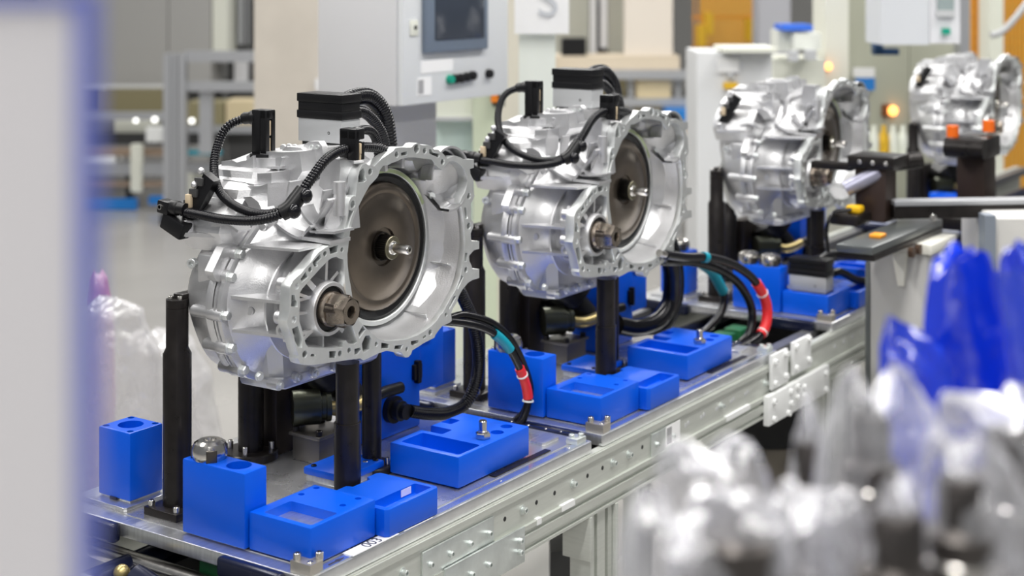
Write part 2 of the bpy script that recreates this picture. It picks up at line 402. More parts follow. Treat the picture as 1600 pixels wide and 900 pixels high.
def block_E():
    b = MB().rbox(.055, .128, .446, .524, .010, .124, .003, 2)
    cut = [MB().cyl((.0915, .485, .095), (.0915, .485, .14), .0215, 28)]
    for p in ((.064, .455), (.119, .455), (.064, .515), (.119, .515)): cut.append(MB().cyl((*p, .118), (*p, .14), .0058, 14))
    r = thing('fixture_block', '', 'block')
    link('body', cutmesh(b, cut), BLUE, r, 35)
    for p in ((.064, .455), (.119, .455), (.064, .515), (.119, .515)):
        m = MB(); m.socket((*p, .1175), (0,0,1), .0046, .004); m.build('screw', BLACKM, r)
    m = MB(); m.rbox(.058, .126, .449, .521, .0065, .011, .001); m.build('base_plate', PLATE, r)
    m = MB(); m.box(.0535, .062, .478, .494, .007, .0115); m.build('key', BLACKM, r)
    return settle(r)
def block_F():
    r = thing('fixture_plate', '', 'plate')
    m = MB(); m.rbox(.318, .428, .205, .300, .012, .026, .004, 2); m.build('cover', BLUE, r)
    m = MB(); m.rbox(.322, .424, .209, .296, .001, .0125, .001); m.build('base', PLATE, r)
    for p in ((.415, .215), (.330, .285), (.328, .22)):
        m = MB(); m.socket((*p, .0255), (0,0,1), .005, .003); m.build('screw', BLACKM, r)
    return settle(r)
def block_G():
    r = thing('fixture_tower', '', 'block')
    b = holeplate([(.560, .330), (.690, .330), (.690, .345), (.705, .345), (.705, .420), (.560, .420)], [], .002, .235, 'xy', .002)
    b.rbox(.530, .560, .333, .40, .002, .070, .003)
    b.build('body', BLUE, r, 35)
    m = MB(); m.rbox(.709, .790, .345, .420, .060, .205, .005, 2); m.build('wing', BLUE, r, 35)
    m = MB(); m.rbox(.704, .712, .350, .415, .070, .190, .001); m.build('gap_strip', DARK, r)
    m = MB(); m.rbox(.715, .745, .340, .346, .160, .196, .001); m.build('window', BLACKP, r)
    m = MB(); m.rbox(.665, .690, .322, .331, .095, .125, .002); m.rbox(.672, .683, .318, .331, .088, .132, .002); m.build('sensor', BLACKP, r)
    m = MB(); m.lathe([(.026, 0), (.026, .012), (.019, .013), (.019, .028), (.015, .03), (.015, .04)], (.60, .330, .055), (0,-1,0), 24); m.build('cable_gland', BLACKP, r)
    return settle(r)
def post(kind):
    r = thing('support_post', '', 'post')
    if kind == 'left':
        x, y = .087, .368
        m = MB(); m.lathe([(.0235, .012), (.0235, .262), (.0185, .272), (.0185, .338)], (x, y, 0), (0,0,1), 32); m.build('column', BLACKM, r)
        m = MB(); m.rbox(x-.040, x+.036, y-.040, y+.036, .0013, .014, .001); b = m.build('foot', BLACKM, r)
        for sx in (-.031, .027):
            for sy in (-.031, .027):
                m = MB(); m.socket((x+sx, y+sy, .014), (0,0,1), .0055, .010); m.build('bolt', STEEL, b)
        m = MB(); m.lathe([(.0185, .3385), (.0185, .352)], (x, y, 0), (0,0,1), 28); m.rbox(x, x+.034, y-.012, y+.010, .341, .360, .002); h = m.build('clamp_head', BLACKM, r)
        for a in range(3):
            p = (x-.002+.009*math.cos(a*2.1+2.5), y+.009*math.sin(a*2.1+2.5), .352); m = MB(); m.socket(p, (0,0,1), .0042, .006); m.build('bolt', STEEL, h)
    elif kind == 'leftback':
        x, y = .36, .465
        m = MB(); m.lathe([(.0235, .012), (.0235, .185), (.018, .192), (.018, .222)], (x, y, 0), (0,0,1), 32); m.build('column', BLACKM, r)
        m = MB(); m.lathe([(.050, .001), (.050, .014), (.048, .016)], (x, y, 0), (0,0,1), 36); b = m.build('foot', BLACKM, r)
        for a in range(4):
            p = (x+.038*math.cos(a*PI/2+.5), y+.038*math.sin(a*PI/2+.5), .016); m = MB(); m.socket(p, (0,0,1), .005, .016); m.build('bolt', STEEL, b)
    elif kind == 'front':
        x, y = .262, .150
        m = MB(); m.lathe([(.0225, .014), (.0225, .142), (.0198, .1425), (.0198, .242)], (x, y, 0), (0,0,1), 32); m.build('column', BLACKM, r)
        m = MB(); m.rbox(x-.03, x+.03, y-.012, y+.030, .0015, .016, .001); b = m.build('foot', BLACKM, r)
        for s in (-.0255, .0255):
            m = MB(); m.socket((x+s, y+.024, .016), (0,0,1), .004, .009); m.build('bolt', STEEL, b)
    else:
        x, y = .428, .235
        m = MB(); m.lathe([(.0175, .012), (.0175, .225)], (x, y, 0), (0,0,1), 28); m.build('column', BLACKM, r)
        m = MB(); m.lathe([(.040, .001), (.040, .012), (.038, .014)], (x, y, 0), (0,0,1), 32); b = m.build('foot', BLACKM, r)
        for a in range(4):
            p = (x+.03*math.cos(a*PI/2+.3), y+.03*math.sin(a*PI/2+.3), .014); m = MB(); m.socket(p, (0,0,1), .0045, .013); m.build('bolt', STEEL, b)
    return settle(r)
def bigball_nut(x, y, z):
    r = thing('spherical_nut', '', 'nut')
    pts = []
    m = MB(); n = 24
    prof = [(.012, 0), (.020, .001), (.0265, .008), (.0288, .015), (.0288, .023), (.0250, .033), (.0185, .037), (.0105, .0375), (.0085, .030), (.0, .029)]
    m.lathe(prof, (x, y, z), (0,0,1), 14); m.build('body', STEEL, r, 25)
    for k in range(3):
        a = k*2*PI/3-2.25
        M = Matrix.Translation((x, y, z)) @ Matrix.Rotation(a, 4, 'Z')
        m = MB(); m.rbox(.0215, .0292, -.0085, .0085, .007, .027, .001, 1, M); m.build('spanner_flat', mat('dark_flat', (.10, .09, .08), .3, .9), r)
    return settle(r)
def fitting(x, y, z):
    r = thing('hydraulic_fitting', '', 'fitting')
    m = MB(); m.lathe([(.0, 0), (.0125, 0), (.014, .001), (.014, .009), (.0125, .0105), (.0, .0105)], (x, y, z), (0,0,1), 6); m.build('hexagon', STEEL, r, 25)
    m = MB(); m.lathe([(.0085, .010), (.0085, .013), (.0075, .014), (.0075, .030), (.0062, .032), (.0045, .032), (.0045, .022), (0, .022)], (x, y, z), (0,0,1), 20); m.build('nozzle', STEEL, r, 30)
    return settle(r)
def bracket_under():
    """steel block with coupling seen under the transmission"""
    r = thing('quick_coupling', '', 'coupling')
    m = MB(); m.rbox(.395, .475, .330, .395, .0015, .046, .002); b = m.build('mounting_block', mat('dull_block_steel', (.16, .15, .14), .4, .8), r)
    m = MB(); m.rbox(.390, .480, .325, .400, .046, .052, .001); b = m.build('top_plate', MATS['dull_block_steel'], r)
    for p in ((.400, .335), (.470, .335), (.400, .39), (.470, .39)):
        m = MB(); m.socket((*p, .052), (0,0,1), .0065, .010); m.build('bolt', BLACKM, b)
    m = MB(); m.lathe([(.032, 0), (.032, .05), (.026, .052), (.026, .06), (.028, .061), (.028, .07), (.014, .072)], (.40, .40, .092), (.75,-.66,0), 24); m.build('cylinder', mat('dark_olive_metal', (.09, .095, .07), .3, .9), r)
    m = MB(); m.tube([(.445, .355, .090), (.465, .335, .086), (.490, .325, .088), (.53, .315, .096)], .013, 12); m.build('elbow', BRASS, r)
    m = MB(); m.tube([(.53, .315, .096), (.56, .31, .10), (.60, .305, .10)], .011, 12); m.build('pipe', BLACKP, r)
    m = MB(); m.rbox(.390, .470, .43, .47, .0015, .17, .002); m.build('back_plate', mat('brown_dark_plate', (.055, .045, .04), .4, .6), r)
    m = MB(); m.lathe([(.055, 0), (.055, .05), (.03, .06), (.03, .10)], (.47, .40, .165), (.3,-.3,-.5), 20); m.build('pump_body', BLACKP, r)
    return settle(r)
# ------------------------------------------------------------------ transmission: outlines of the gasket face, millimetres (x along the line, z up)
OUTER = [(93.2, 396.0), (94.8, 400.2), (100.5, 407.0), (108.7, 411.2), (118.6, 415.2), (128.5, 421.4), (141.9, 429.4), (152.0, 436.9), (162.2, 443.3), (175.9, 447.0), (188.0, 449.8), (201.1, 453.0), (218.7, 456.6), (221.7, 463.4), (223.1, 472.4), (228.5, 483.3), (231.1, 494.6), (233.8, 505.9), (235.2, 513.9), (240.1, 520.3), (248.2, 522.9), (251.8, 521.3), (254.5, 533.8), (255.4, 550.2), (260.0, 562.6), (269.1, 571.7), (279.2, 572.6), (286.6, 568.1), (294.0, 568.5), (299.6, 565.5), (307.1, 569.5), (320.3, 576.5), (337.4, 582.0), (349.9, 586.2), (356.7, 590.8), (368.3, 591.2), (388.0, 589.1), (401.8, 588.2), (404.8, 590.2), (409.8, 593.2), (417.9, 593.6), (425.9, 590.3), (434.1, 588.7), (446.3, 587.9), (458.7, 583.6), (466.9, 577.7), (477.3, 576.4), (487.8, 571.0), (498.4, 563.6), (504.7, 557.7), (511.1, 559.2), (519.7, 560.5), (530.4, 560.4), (543.4, 556.6), (556.5, 551.4), (586.4, 548.4), (586.4, 532.7), (573.0, 531.6), (576.3, 522.1), (585.2, 510.7), (586.4, 488.5), (588.6, 480.4), (581.9, 472.1), (576.8, 468.8), (577.5, 450.5), (577.0, 440.2), (584.1, 434.1), (585.7, 426.0), (581.2, 420.1), (576.8, 414.3), (576.8, 406.5), (579.0, 399.7), (603.2, 396.1), (603.2, 381.7), (586.4, 381.6), (574.6, 375.6), (571.9, 373.5), (572.4, 364.3), (578.6, 355.5), (581.9, 348.2), (603.2, 344.8), (603.2, 328.1), (581.2, 327.8), (567.5, 324.9), (558.7, 319.9), (549.9, 315.0), (541.2, 307.5), (533.7, 296.0), (520.7, 285.5), (516.5, 278.7), (518.6, 265.5), (511.1, 262.9), (491.0, 261.6), (481.5, 256.8), (470.0, 249.5), (466.9, 245.1), (450.4, 243.4), (436.1, 241.9), (419.9, 238.4), (413.5, 237.5), (403.4, 235.6), (400.5, 230.0), (392.9, 226.3), (384.4, 227.2), (378.5, 231.9), (375.8, 237.0), (366.4, 241.3), (360.5, 240.7), (333.6, 249.7), (310.8, 249.8), (292.2, 247.7), (271.8, 245.8), (264.5, 250.9), (237.4, 254.5), (217.8, 256.8), (193.2, 259.7), (147.0, 265.0), (125.2, 270.0), (116.1, 274.4), (112.0, 282.5), (113.6, 287.2), (107.0, 299.8), (103.4, 312.8), (95.6, 325.5), (89.1, 336.7), (86.7, 346.1), (90.7, 356.4), (91.5, 365.2)]
INNER = [(310.8, 548.2), (305.2, 544.0), (288.4, 534.6), (277.4, 524.1), (266.4, 511.2), (255.4, 498.5), (246.4, 484.4), (239.2, 467.9), (235.6, 452.0), (233.3, 437.2), (231.5, 429.3), (232.0, 411.8), (234.7, 393.8), (239.2, 377.9), (247.3, 339.1), (253.6, 325.0), (262.7, 312.7), (279.2, 298.4), (295.9, 285.0), (310.8, 274.9), (329.8, 266.9), (360.5, 261.4), (388.0, 258.3), (397.9, 258.8), (419.9, 259.4), (440.2, 262.9), (456.6, 267.2), (473.2, 274.1), (485.7, 283.1), (491.0, 284.7), (515.4, 306.9), (530.4, 319.6), (543.4, 338.0), (552.1, 362.3), (556.5, 383.6), (558.3, 401.4), (556.5, 427.5), (552.6, 449.9), (547.3, 464.8), (542.8, 474.4), (549.9, 485.1), (556.5, 489.4), (563.1, 500.3), (565.7, 511.6), (563.1, 522.3), (556.5, 532.0), (545.6, 541.6), (532.6, 548.7), (519.7, 552.3), (511.1, 551.9), (500.5, 545.6), (490.3, 539.1), (477.3, 545.5), (465.9, 554.3), (458.7, 560.7), (444.3, 563.4), (419.9, 567.7), (411.8, 569.1), (391.9, 571.1), (374.2, 570.8), (364.4, 568.4), (347.0, 566.0), (337.4, 563.7), (324.1, 564.1), (315.6, 557.8)]
LOBE = [(116.9, 365.0), (116.4, 385.3), (121.1, 390.1), (133.5, 398.1), (152.0, 408.6), (165.6, 416.6), (182.8, 425.3), (191.5, 428.3), (203.7, 429.0), (210.7, 425.3), (221.4, 421.8), (223.1, 413.2), (224.0, 395.6), (225.8, 373.2), (245.5, 303.1), (250.0, 295.2), (256.3, 279.9), (248.2, 277.7), (232.9, 282.8), (228.5, 287.8), (221.4, 285.7), (219.6, 278.9), (184.6, 284.3), (136.9, 294.6), (130.2, 302.9), (125.2, 316.3), (120.6, 328.4), (115.6, 340.6), (115.6, 358.5)]
POCK = [[(119.4, 407.2), (130.2, 416.1), (135.5, 407.3), (121.1, 401.0)], [(147.0, 428.7), (163.9, 438.5), (166.5, 431.9), (157.1, 427.1), (158.5, 421.2), (152.0, 420.5)], [(187.2, 445.3), (207.2, 446.9), (205.5, 436.2), (189.8, 435.1)], [(98.0, 384.6), (104.6, 383.4), (106.2, 375.9), (109.5, 373.6), (110.3, 365.1), (96.9, 367.5)], [(99.7, 330.8), (112.0, 332.6), (121.6, 309.7), (120.6, 299.2), (112.8, 300.6), (106.2, 311.1)], [(143.6, 283.2), (151.2, 281.7), (152.0, 278.1), (141.9, 280.2)], [(187.2, 278.2), (202.3, 275.7), (202.0, 265.4), (187.2, 268.3)], [(250.0, 269.4), (264.5, 268.8), (265.4, 265.1), (257.2, 259.7), (250.0, 260.0)], [(277.4, 285.1), (286.6, 283.9), (292.2, 277.4), (287.5, 261.7), (271.8, 259.6), (269.1, 274.9)], [(260.0, 294.4), (270.0, 303.3), (277.0, 296.1), (261.8, 285.2)], [(320.3, 265.8), (339.3, 259.6), (338.4, 253.1), (319.3, 256.4)], [(356.7, 253.1), (377.1, 250.7), (372.2, 245.0), (354.7, 248.0)], [(400.9, 252.1), (419.9, 250.1), (419.9, 245.8), (405.8, 243.7), (400.9, 247.2)], [(434.1, 252.9), (441.2, 255.5), (443.9, 252.0), (435.1, 249.2)], [(525.0, 308.0), (531.5, 306.0), (512.2, 288.4), (509.0, 290.9)], [(547.8, 341.1), (553.2, 337.6), (536.9, 319.8), (535.8, 322.6)], [(559.8, 380.5), (567.5, 379.3), (564.2, 365.6), (557.6, 366.0)], [(556.5, 463.0), (563.1, 462.1), (567.1, 442.8), (559.8, 443.2)], [(452.9, 578.8), (458.7, 578.8), (464.9, 572.0), (481.5, 568.5), (481.9, 565.3), (477.3, 562.9), (462.8, 568.4), (453.5, 572.1)], [(373.2, 580.9), (388.4, 581.9), (388.4, 576.4), (373.2, 575.5)], [(260.0, 552.0), (263.6, 561.0), (271.8, 565.1), (275.5, 559.8), (276.4, 551.4), (279.6, 545.1), (272.8, 542.3), (260.0, 543.6)], [(235.6, 499.7), (246.4, 496.7), (239.2, 484.2), (233.8, 473.3), (229.9, 473.8)]]
HOLES = [(109.5, 397.1, 4.5), (141.1, 418.3, 4.0), (176.3, 438.0, 4.1), (218.2, 438.1, 3.5), (102.9, 345.8, 5.1), (128.2, 286.2, 5.2), (213.0, 270.0, 4.4), (236.0, 270.5, 4.0), (305.8, 266.4, 3.5), (388.6, 241.1, 3.4), (455.1, 256.9, 4.7), (501.1, 279.6, 3.3), (562.0, 349.8, 4.6), (570.8, 428.3, 5.7), (570.8, 482.8, 5.2), (491.0, 553.6, 5.1), (439.2, 578.2, 5.0), (416.3, 583.5, 7.2), (360.9, 579.1, 4.9), (290.3, 557.6, 5.0), (245.5, 508.6, 5.6)]
S = .001
OUTER = [(a*S, b*S) for a, b in OUTER]; INNER = [(a*S, b*S) for a, b in INNER]; LOBE = [(a*S, b*S) for a, b in LOBE]
POCK = [[(a*S, b*S) for a, b in q] for q in POCK]; HOLES = [(a*S, b*S, r*S) for a, b, r in HOLES]
AX, AZ = .395, .411            # converter axis
DX, DZ = .196, .345            # differential axis
YF = .124                      # gasket face
def scaled(poly, c, k): return [(c[0]+(a-c[0])*k, c[1]+(b-c[1])*k) for a, b in poly]
def polar(poly, c, n):
    """resample a closed outline at n equal angles about c (outermost hit)"""
    out = []
    for i in range(n):
        t = 2*PI*i/n; d = (math.cos(t), math.sin(t)); best = 0
        for k in range(len(poly)):
            ax, az = poly[k][0]-c[0], poly[k][1]-c[1]; bx, bz = poly[(k+1) % len(poly)][0]-c[0], poly[(k+1) % len(poly)][1]-c[1]
            ex, ez = bx-ax, bz-az; den = d[0]*ez-d[1]*ex
            if abs(den) < 1e-12: continue
            r = (ax*ez-az*ex)/den; s = (ax*d[1]-az*d[0])/den
            if r > 0 and 0 <= s <= 1: best = max(best, r)
        out.append(best)
    return out
def sec(rr, c, y, k=1.0): n = len(rr); return [(c[0]+r*k*math.cos(2*PI*i/n), y, c[1]+r*k*math.sin(2*PI*i/n)) for i, r in enumerate(rr)]
YS = .268                      # split plane of the case
seam_px = [(500,252),(470,260),(440,272),(418,300),(402,338),(386,365),(372,384),(357,408),(347,430),(340,452),(336,480),(337,506),(345,536),(357,566),(375,592)]
SEAM = [(lambda p: (p.x, p.z))(ony(YS, u, v)) for u, v in seam_px]
SEAM += [(.185, .205), (.28, .195), (.40, .200), (.48, .25), (.53, .33), (.54, .43), (.50, .53), (.42, .575), (.33, .585)]
CC = (.31, .395)
def transmission():
    r = thing('transmission', '', 'transmission', group='transmissions on the pallets')
    grow = lambda P, k: scaled(P, (sum(p[0] for p in P)/len(P), sum(p[1] for p in P)/len(P)), k)
    holes = [INNER, LOBE]+[grow(P, 1.08) for P in POCK]+[circ(a, b, q*1.12, 14) for a, b, q in HOLES]
    holeplate(OUTER, holes, YF, YF+.020, 'xz', .0004).build('flange', MACH, r, 30)
    # ---- bell interior
    c = (AX, AZ)
    IC = []; FL = []
    for a, b in INNER:
        q = math.hypot(a-AX, b-AZ); k = min(1, .164/q); IC.append((AX+(a-AX)*k, AZ+(b-AZ)*k)); FL.append(q > .166 and a > .46 and b > .45)
    rings = [[(a, y, b) for a, b in scaled(IC, c, k)] for y, k in ((YF+.012, 1), (YF+.035, .975), (YF+.070, .93), (YF+.080, .90))]; n = len(IC)
    m = MB(); m.add([p for q in rings for p in q], [(k*n+i, k*n+(i+1) % n, (k+1)*n+(i+1) % n, (k+1)*n+i) for k in range(3) for i in range(n) if not (FL[i] and FL[(i+1) % n])])
    m.build('bell_interior', CAST, r, 50)
    def sector(a0, a1, r0, r1, n=10): return [(AX+r0*math.cos(a0+(a1-a0)*i/n), AZ+r0*math.sin(a0+(a1-a0)*i/n)) for i in range(n+1)]+[(AX+r1*math.cos(a1-(a1-a0)*i/n), AZ+r1*math.sin(a1-(a1-a0)*i/n)) for i in range(n+1)]
    holeplate(scaled(IC, c, .915), [sector(.95, 1.38, .1395, .1475), sector(1.46, 1.72, .1395, .1475), sector(1.80, 2.02, .1395, .146)], YF+.078, YF+.084, 'xz', .0004).build('bell_floor', CAST, r, 30)
    m = MB(); m.lathe([(.128, .0), (.128, -.020), (.1295, -.0215), (.1355, -.0215), (.137, -.020), (.1385, .002)], (AX, YF+.083, AZ), (0,1,0), 64, caps=False); m.build('pilot_ring', MACH, r)
    m = MB(); m.lathe([(.1285, -.0218), (.1285, -.0226), (.1355, -.0226), (.1355, -.0218)], (AX, YF+.083, AZ), (0,1,0), 24, -0.88*PI, -0.15*PI, ref=(1,0,0)); m.build('ring_coating', PALEGREEN, r)
    m = MB(); m.lathe([(.1275, .004), (.1275, -.016), (.122, -.019), (.113, -.016), (.112, .004)], (AX, YF+.083, AZ), (0,1,0), 64, caps=False); m.build('converter_seal', BLACKP, r)
    # ---- torque converter
    y0 = YF+.056
    m = MB(); m.lathe([(.1125, .030), (.1125, .010), (.110, .005), (.104, .003), (.097, .002), (.0945, .0035), (.092, .0035), (.089, .0015), (.060, -.001), (.036, .000), (.0335, .001), (.0320, .006), (.0255, .007), (.0, .007)], (AX, y0, AZ), (0,1,0), 80); tcv = m.build('torque_converter', DSTEEL, r, 50)
    m = MB(); n = 34; vs = []; 
    for h in (.006, -.018):
        for i in range(n*2): rr = .0215 if i % 2 else .0195; a = PI*i/n; vs.append((AX+rr*math.cos(a), y0+h, AZ+rr*math.sin(a)))
    m.add(vs, [(i, (i+1) % (2*n), 2*n+(i+1) % (2*n), 2*n+i) for i in range(2*n)])
    m.lathe([(.0235, .006), (.0235, .002), (.0255, .002), (.0255, .006)], (AX, y0, AZ), (0,1,0), 32, caps=False)
    m.build('spline', mat('spline_dark', (.06, .055, .05), .35, .9), tcv, 20)
    m = MB(); m.lathe([(.0205, -.0175), (.0205, -.0195), (.0195, -.0206), (.0100, -.0206), (.0100, -.010)], (AX, y0, AZ), (0,1,0), 32, caps=False); m.build('shaft_collar', mat('olive_collar', (.20, .185, .13), .38, .85), tcv, 30)
    m = MB(); m.lathe([(.0125, -.0205), (.0115, -.023), (.0095, -.0245), (.0083, -.025), (.0083, -.054), (.0070, -.0565), (.0035, -.057), (.003, -.050), (0, -.050)], (AX, y0, AZ), (0,1,0), 32); m.build('input_shaft', STEEL, tcv, 30)
    # ---- starter pocket, an open cone in the bell
    sx, sz = .520, .520; d = Vector((.12, 1, -.05)).normalized()
    m = MB(); m.lathe([(.0, .078), (.022, .076), (.0545, .030), (.0585, .026), (.0590, -.002), (.0550, -.002), (.0540, .020), (.0505, .021), (.0180, .068), (.0, .069)], (sx, YF+.004, sz), d, 48, -.98*PI, .56*PI, ref=(1,0,0)); m.build('starter_pocket', CAST, r, 22)
    m = MB(); m.lathe([(.006, 0), (.006, .004)], (sx+.004, YF+.05, sz-.036), (-.3,-.8,.5), 14); m.build('pocket_boss', MACH, r)
    # ---- dark windows and ribs in the roof of the bell
    for a in (1.74, 1.42, .90):
        p = Vector((AX+.146*math.cos(a), YF+.05, AZ+.146*math.sin(a))); M = Matrix.Translation(p) @ Matrix.Rotation(PI/2-a, 4, 'Y')
        m = MB(); m.rbox(-.004, .004, -.02, .028, -.008, .010, .002, 2, M); m.build('rib', CAST, r)
    for a in (-.34, -1.05):
        p = Vector((AX+.147*math.cos(a), YF+.05, AZ+.147*math.sin(a))); M = Matrix.Translation(p) @ Matrix.Rotation(PI/2-a, 4, 'Y')
        m = MB(); m.rbox(-.0015, .0015, -.03, .03, -.0005, .010, .0005, 1, M); m.build('casting_line', CAST, r)
    # ---- differential lobe: pocket, boss, seal and nut
    lc = (.185, .345)
    m = MB(); m.loft([[(a, YF+.012, b) for a, b in LOBE], [(a, YF+.050, b) for a, b in scaled(LOBE, lc, .90)]], False, True); m.build('lobe_pocket', CAST, r, 40)
    m = MB(); m.lathe([(.052, .045), (.046, .020), (.0435, .006), (.0425, .004), (.037, .004), (.0365, .010), (.0365, .03)], (DX, YF, DZ), (0,1,0), 48, caps=False); m.build('output_boss', CAST, r)
    m = MB(); m.lathe([(.0365, .009), (.034, .009), (.030, .014), (.0, .014)], (DX, YF, DZ), (0,1,0), 40); m.build('output_seal', BLACKP, r)
    def spoke(p0, p1, th, y):
        (x0, z0), (x1, z1) = p0, p1; d = Vector((x1-x0, 0, z1-z0)); nrm = Vector((-d.z, 0, d.x)).normalized()*th/2
        a, b = Vector((x0, y, z0)), Vector((x1, y+.004, z1)); e = Vector((0, .035, 0))
        q = MB(); q.sheet([a-nrm, b-nrm, b-nrm+e, a-nrm+e], nrm*2); return q.build('rib', CAST, r)
    for p0, p1, th in (((.115,.385),(.165,.365),.005), ((.14,.405),(.170,.380),.010), ((.195,.43),(.197,.39),.006), ((.115,.350),(.155,.345),.004), ((.128,.302),(.165,.315),.006), ((.185,.282),(.190,.305),.004), ((.235,.300),(.222,.315),.008), ((.222,.40),(.205,.385),.006)):
        spoke(p0, p1, th, YF+.012)
    nut = MB(); nut.lathe([(.0285, .022), (.0285, .000), (.0272, -.002), (.0272, -.004)], (DX, YF, DZ), (0,1,0), 40); nt_ = nut.build('output_nut', NUTST, r)
    m = MB(); n = 36; vs = []
    for h, k in ((-.004, 1.0), (-.020, 1.0), (-.034, .86), (-.0385, .80)):
        for i in range(n):
            a = 2*PI*i/n; hx = .0248/ max(.86, math.cos(((a+.3) % (PI/3))-PI/6)); vs.append((DX+hx*k*math.cos(a), YF+h, DZ+hx*k*math.sin(a)))
    fs = [(k*n+i, k*n+(i+1) % n, (k+1)*n+(i+1) % n, (k+1)*n+i) for k in range(3) for i in range(n)]
    m.add(vs, fs); m.lathe([(.0199, -.0385), (.0102, -.0385), (.0095, -.036), (.0090, -.02)], (DX, YF, DZ), (0,1,0), 36, caps=False); m.build('nut_hexagon', NUTST, nt_, 20)
    m = MB(); m.lathe([(.0092, -.030), (0, -.030)], (DX, YF, DZ), (0,1,0), 20); m.build('nut_bore', BLACKM, nt_)
    for k in range(3):
        a = 2*PI*k/3+.75; M = Matrix.Translation((DX, YF-.014, DZ)) @ Matrix.Rotation(-a, 4, 'Y')
        m = MB(); m.rbox(.0215, .0272, -.010, .012, -.0070, .0070, .001, 1, M); m.build('nut_notch', mat('nut_notch_dark', (.12, .10, .085), .3, .9), nt_)
    # ---- front case, one skin from the gasket face to the split plane
    N = 96; ro = polar(OUTER, CC, N); rs = polar(SEAM, CC, N)
    def sm(v, k=2):
        for _ in range(k): v = [(v[i-1]+v[i]*2+v[(i+1) % N])/4 for i in range(N)]
        return v
    ros, rss = sm(ro, 1), sm(rs, 1)
    def mixr(t, k): return [min((a*(1-t)+b*t), max(a, b))*k for a, b in zip(ros, rss)]
    def wst(t):
        d = math.degrees(t); a = max(0, min(1, (d-140)/30)); b = max(0, min(1, (262-d)/25)); return a*b*(a*b*(3-2*a*b)) if a*b < 1 else 1.0
    WG = [min(1, wst(2*PI*i/N)) for i in range(N)]
    def csec(rr, y, k, kw): return [(CC[0]+q*(k*(1-w_)+kw*w_)*math.cos(2*PI*i/N), y, CC[1]+q*(k*(1-w_)+kw*w_)*math.sin(2*PI*i/N)) for i, (q, w_) in enumerate(zip(rr, WG))]
    m = MB(); m.loft([sec(ros, CC, YF+.016, .985), csec(ros, YF+.026, .95, .96), csec(ros, YF+.034, .92, .86), csec(mixr(.3, 1), YF+.050, .88, .765), csec(mixr(.6, 1), YF+.080, .87, .75), csec(mixr(.85, 1), YS-.040, .875, .78), csec(rss, YS-.026, .90, .84), csec(rss, YS-.012, .935, .925), sec(rss, CC, YS-.006, .955)], False, False)
    m.build('front_case', CAST, r, 55)
    # split flanges with a groove
    m = MB(); m.loft([sec(rss, CC, YS-.010, .96), sec(rss, CC, YS-.008, .985), sec(rss, CC, YS, .985), sec(rss, CC, YS+.001, .965), sec(rss, CC, YS+.003, .965), sec(rss, CC, YS+.004, .985), sec(rss, CC, YS+.008, .985), sec(rss, CC, YS+.009, .97)]); m.build('split_flange', CAST, r, 30)
    m = MB(); m.loft([sec(rss, CC, YS+.010, .96), sec(rss, CC, YS+.013, .96)]); m.build('gasket', DARK, r, 30)
    # ---- rear cover
    m = MB(); m.loft([sec(rss, CC, YS+.013, .975), sec(rss, CC, YS+.018, .985), sec(rss, CC, YS+.026, .985), sec(rss, CC, YS+.032, .955), sec(rss, CC, YS+.075, .93), sec(rss, CC, YS+.098, .86), sec(rss, CC, YS+.112, .70)]); m.build('rear_cover', CAST, r, 40)
    m = MB(); m.lathe([(.125, 0), (.120, .06), (.105, .085), (.05, .095), (0, .095)], (.36, YS+.09, .41), (0,1,0), 48); m.build('end_cover', CAST, r, 40)
    # ---- bolts with long bosses around the split
    for (u, v), L in (((373,397), .030), ((359,433), .034), ((351,493), .068), ((359.5,543.5), .052), ((378.6,577.7), .045)):
        p = ony(YS-.008, u, v)
        m = MB(); m.lathe([(.0118, 0), (.0118, L*.45), (.0100, L*.5), (.0100, L), (.0085, L+.003)], p, (0,1,0), 18); b = m.build('bolt_boss', CAST, r)
        m = MB(); m.hexbolt(p, (0,-1,0), .0080, .0100); m.build('bolt', MACH, b, 25)
    for u, v in ((455,278), (425,313), (484,266)):
        p = ony(YS-.016, u, v)
        m = MB(); m.lathe([(.013, 0), (.013, .03)], p, (0,1,0), 18); b = m.build('bolt_boss', CAST, r)
        m = MB(); m.hexbolt(p, (0,-1,0), .0085, .010); m.build('bolt', MACH, b, 25)
    # mounting ear at the upper left of the split
    ear = [(lambda p: (p.x, p.z))(ony(YS+.012, u, v)) for u, v in ((343,386),(352,381),(376,382),(392,398),(368,440),(352,448),(330,436),(325,424))]
    m = MB(); m.prism(ear, YS+.002, YS+.020, 'xz'); m.build('mounting_ear', CAST, r)
    # ---- ribs of the differential side
    def plate_rib(z, y0, y1, xo0, xo1, xi, t=.0045):
        m = MB(); m.sheet([(xo0, y1, z), (xo1, y0, z+.003), (xi, y0, z+.003), (xi, y1, z)], (0, 0, t)); return m.build('rib', CAST, r)
    plate_rib(.443, YF+.015, .250, .120, .130, .24); plate_rib(.364, YF+.015, .258, .096, .102, .22, .005); plate_rib(.309, YF+.015, .257, .100, .108, .22, .005)
    m = MB(); m.lathe([(.090, -.002), (.0915, 0), (.090, .002), (.05, .003), (.05, -.003)], (.206, .198, .345), (0,1,0), 40, .55*PI, 1.45*PI, ref=(1,0,0)); m.build('rib', CAST, r)
    m = MB(); p = onx(.108, 380, 488); m.lathe([(.0075, 0), (.0075, .008), (.006, .0095)], p+Vector((.02,0,0)), (-1,-.3,0), 16); m.build('cast_knob', CAST, r)
    # port in the rear side of the lobe
    p = ony(YF+.026, 441, 517); m = MB(); m.lathe([(.012, 0), (.012, .010), (.007, .010), (.007, .004), (0, .004)], p+Vector((.008, 0, 0)), (-1,-.1,0), 18); m.build('side_port', CAST, r)
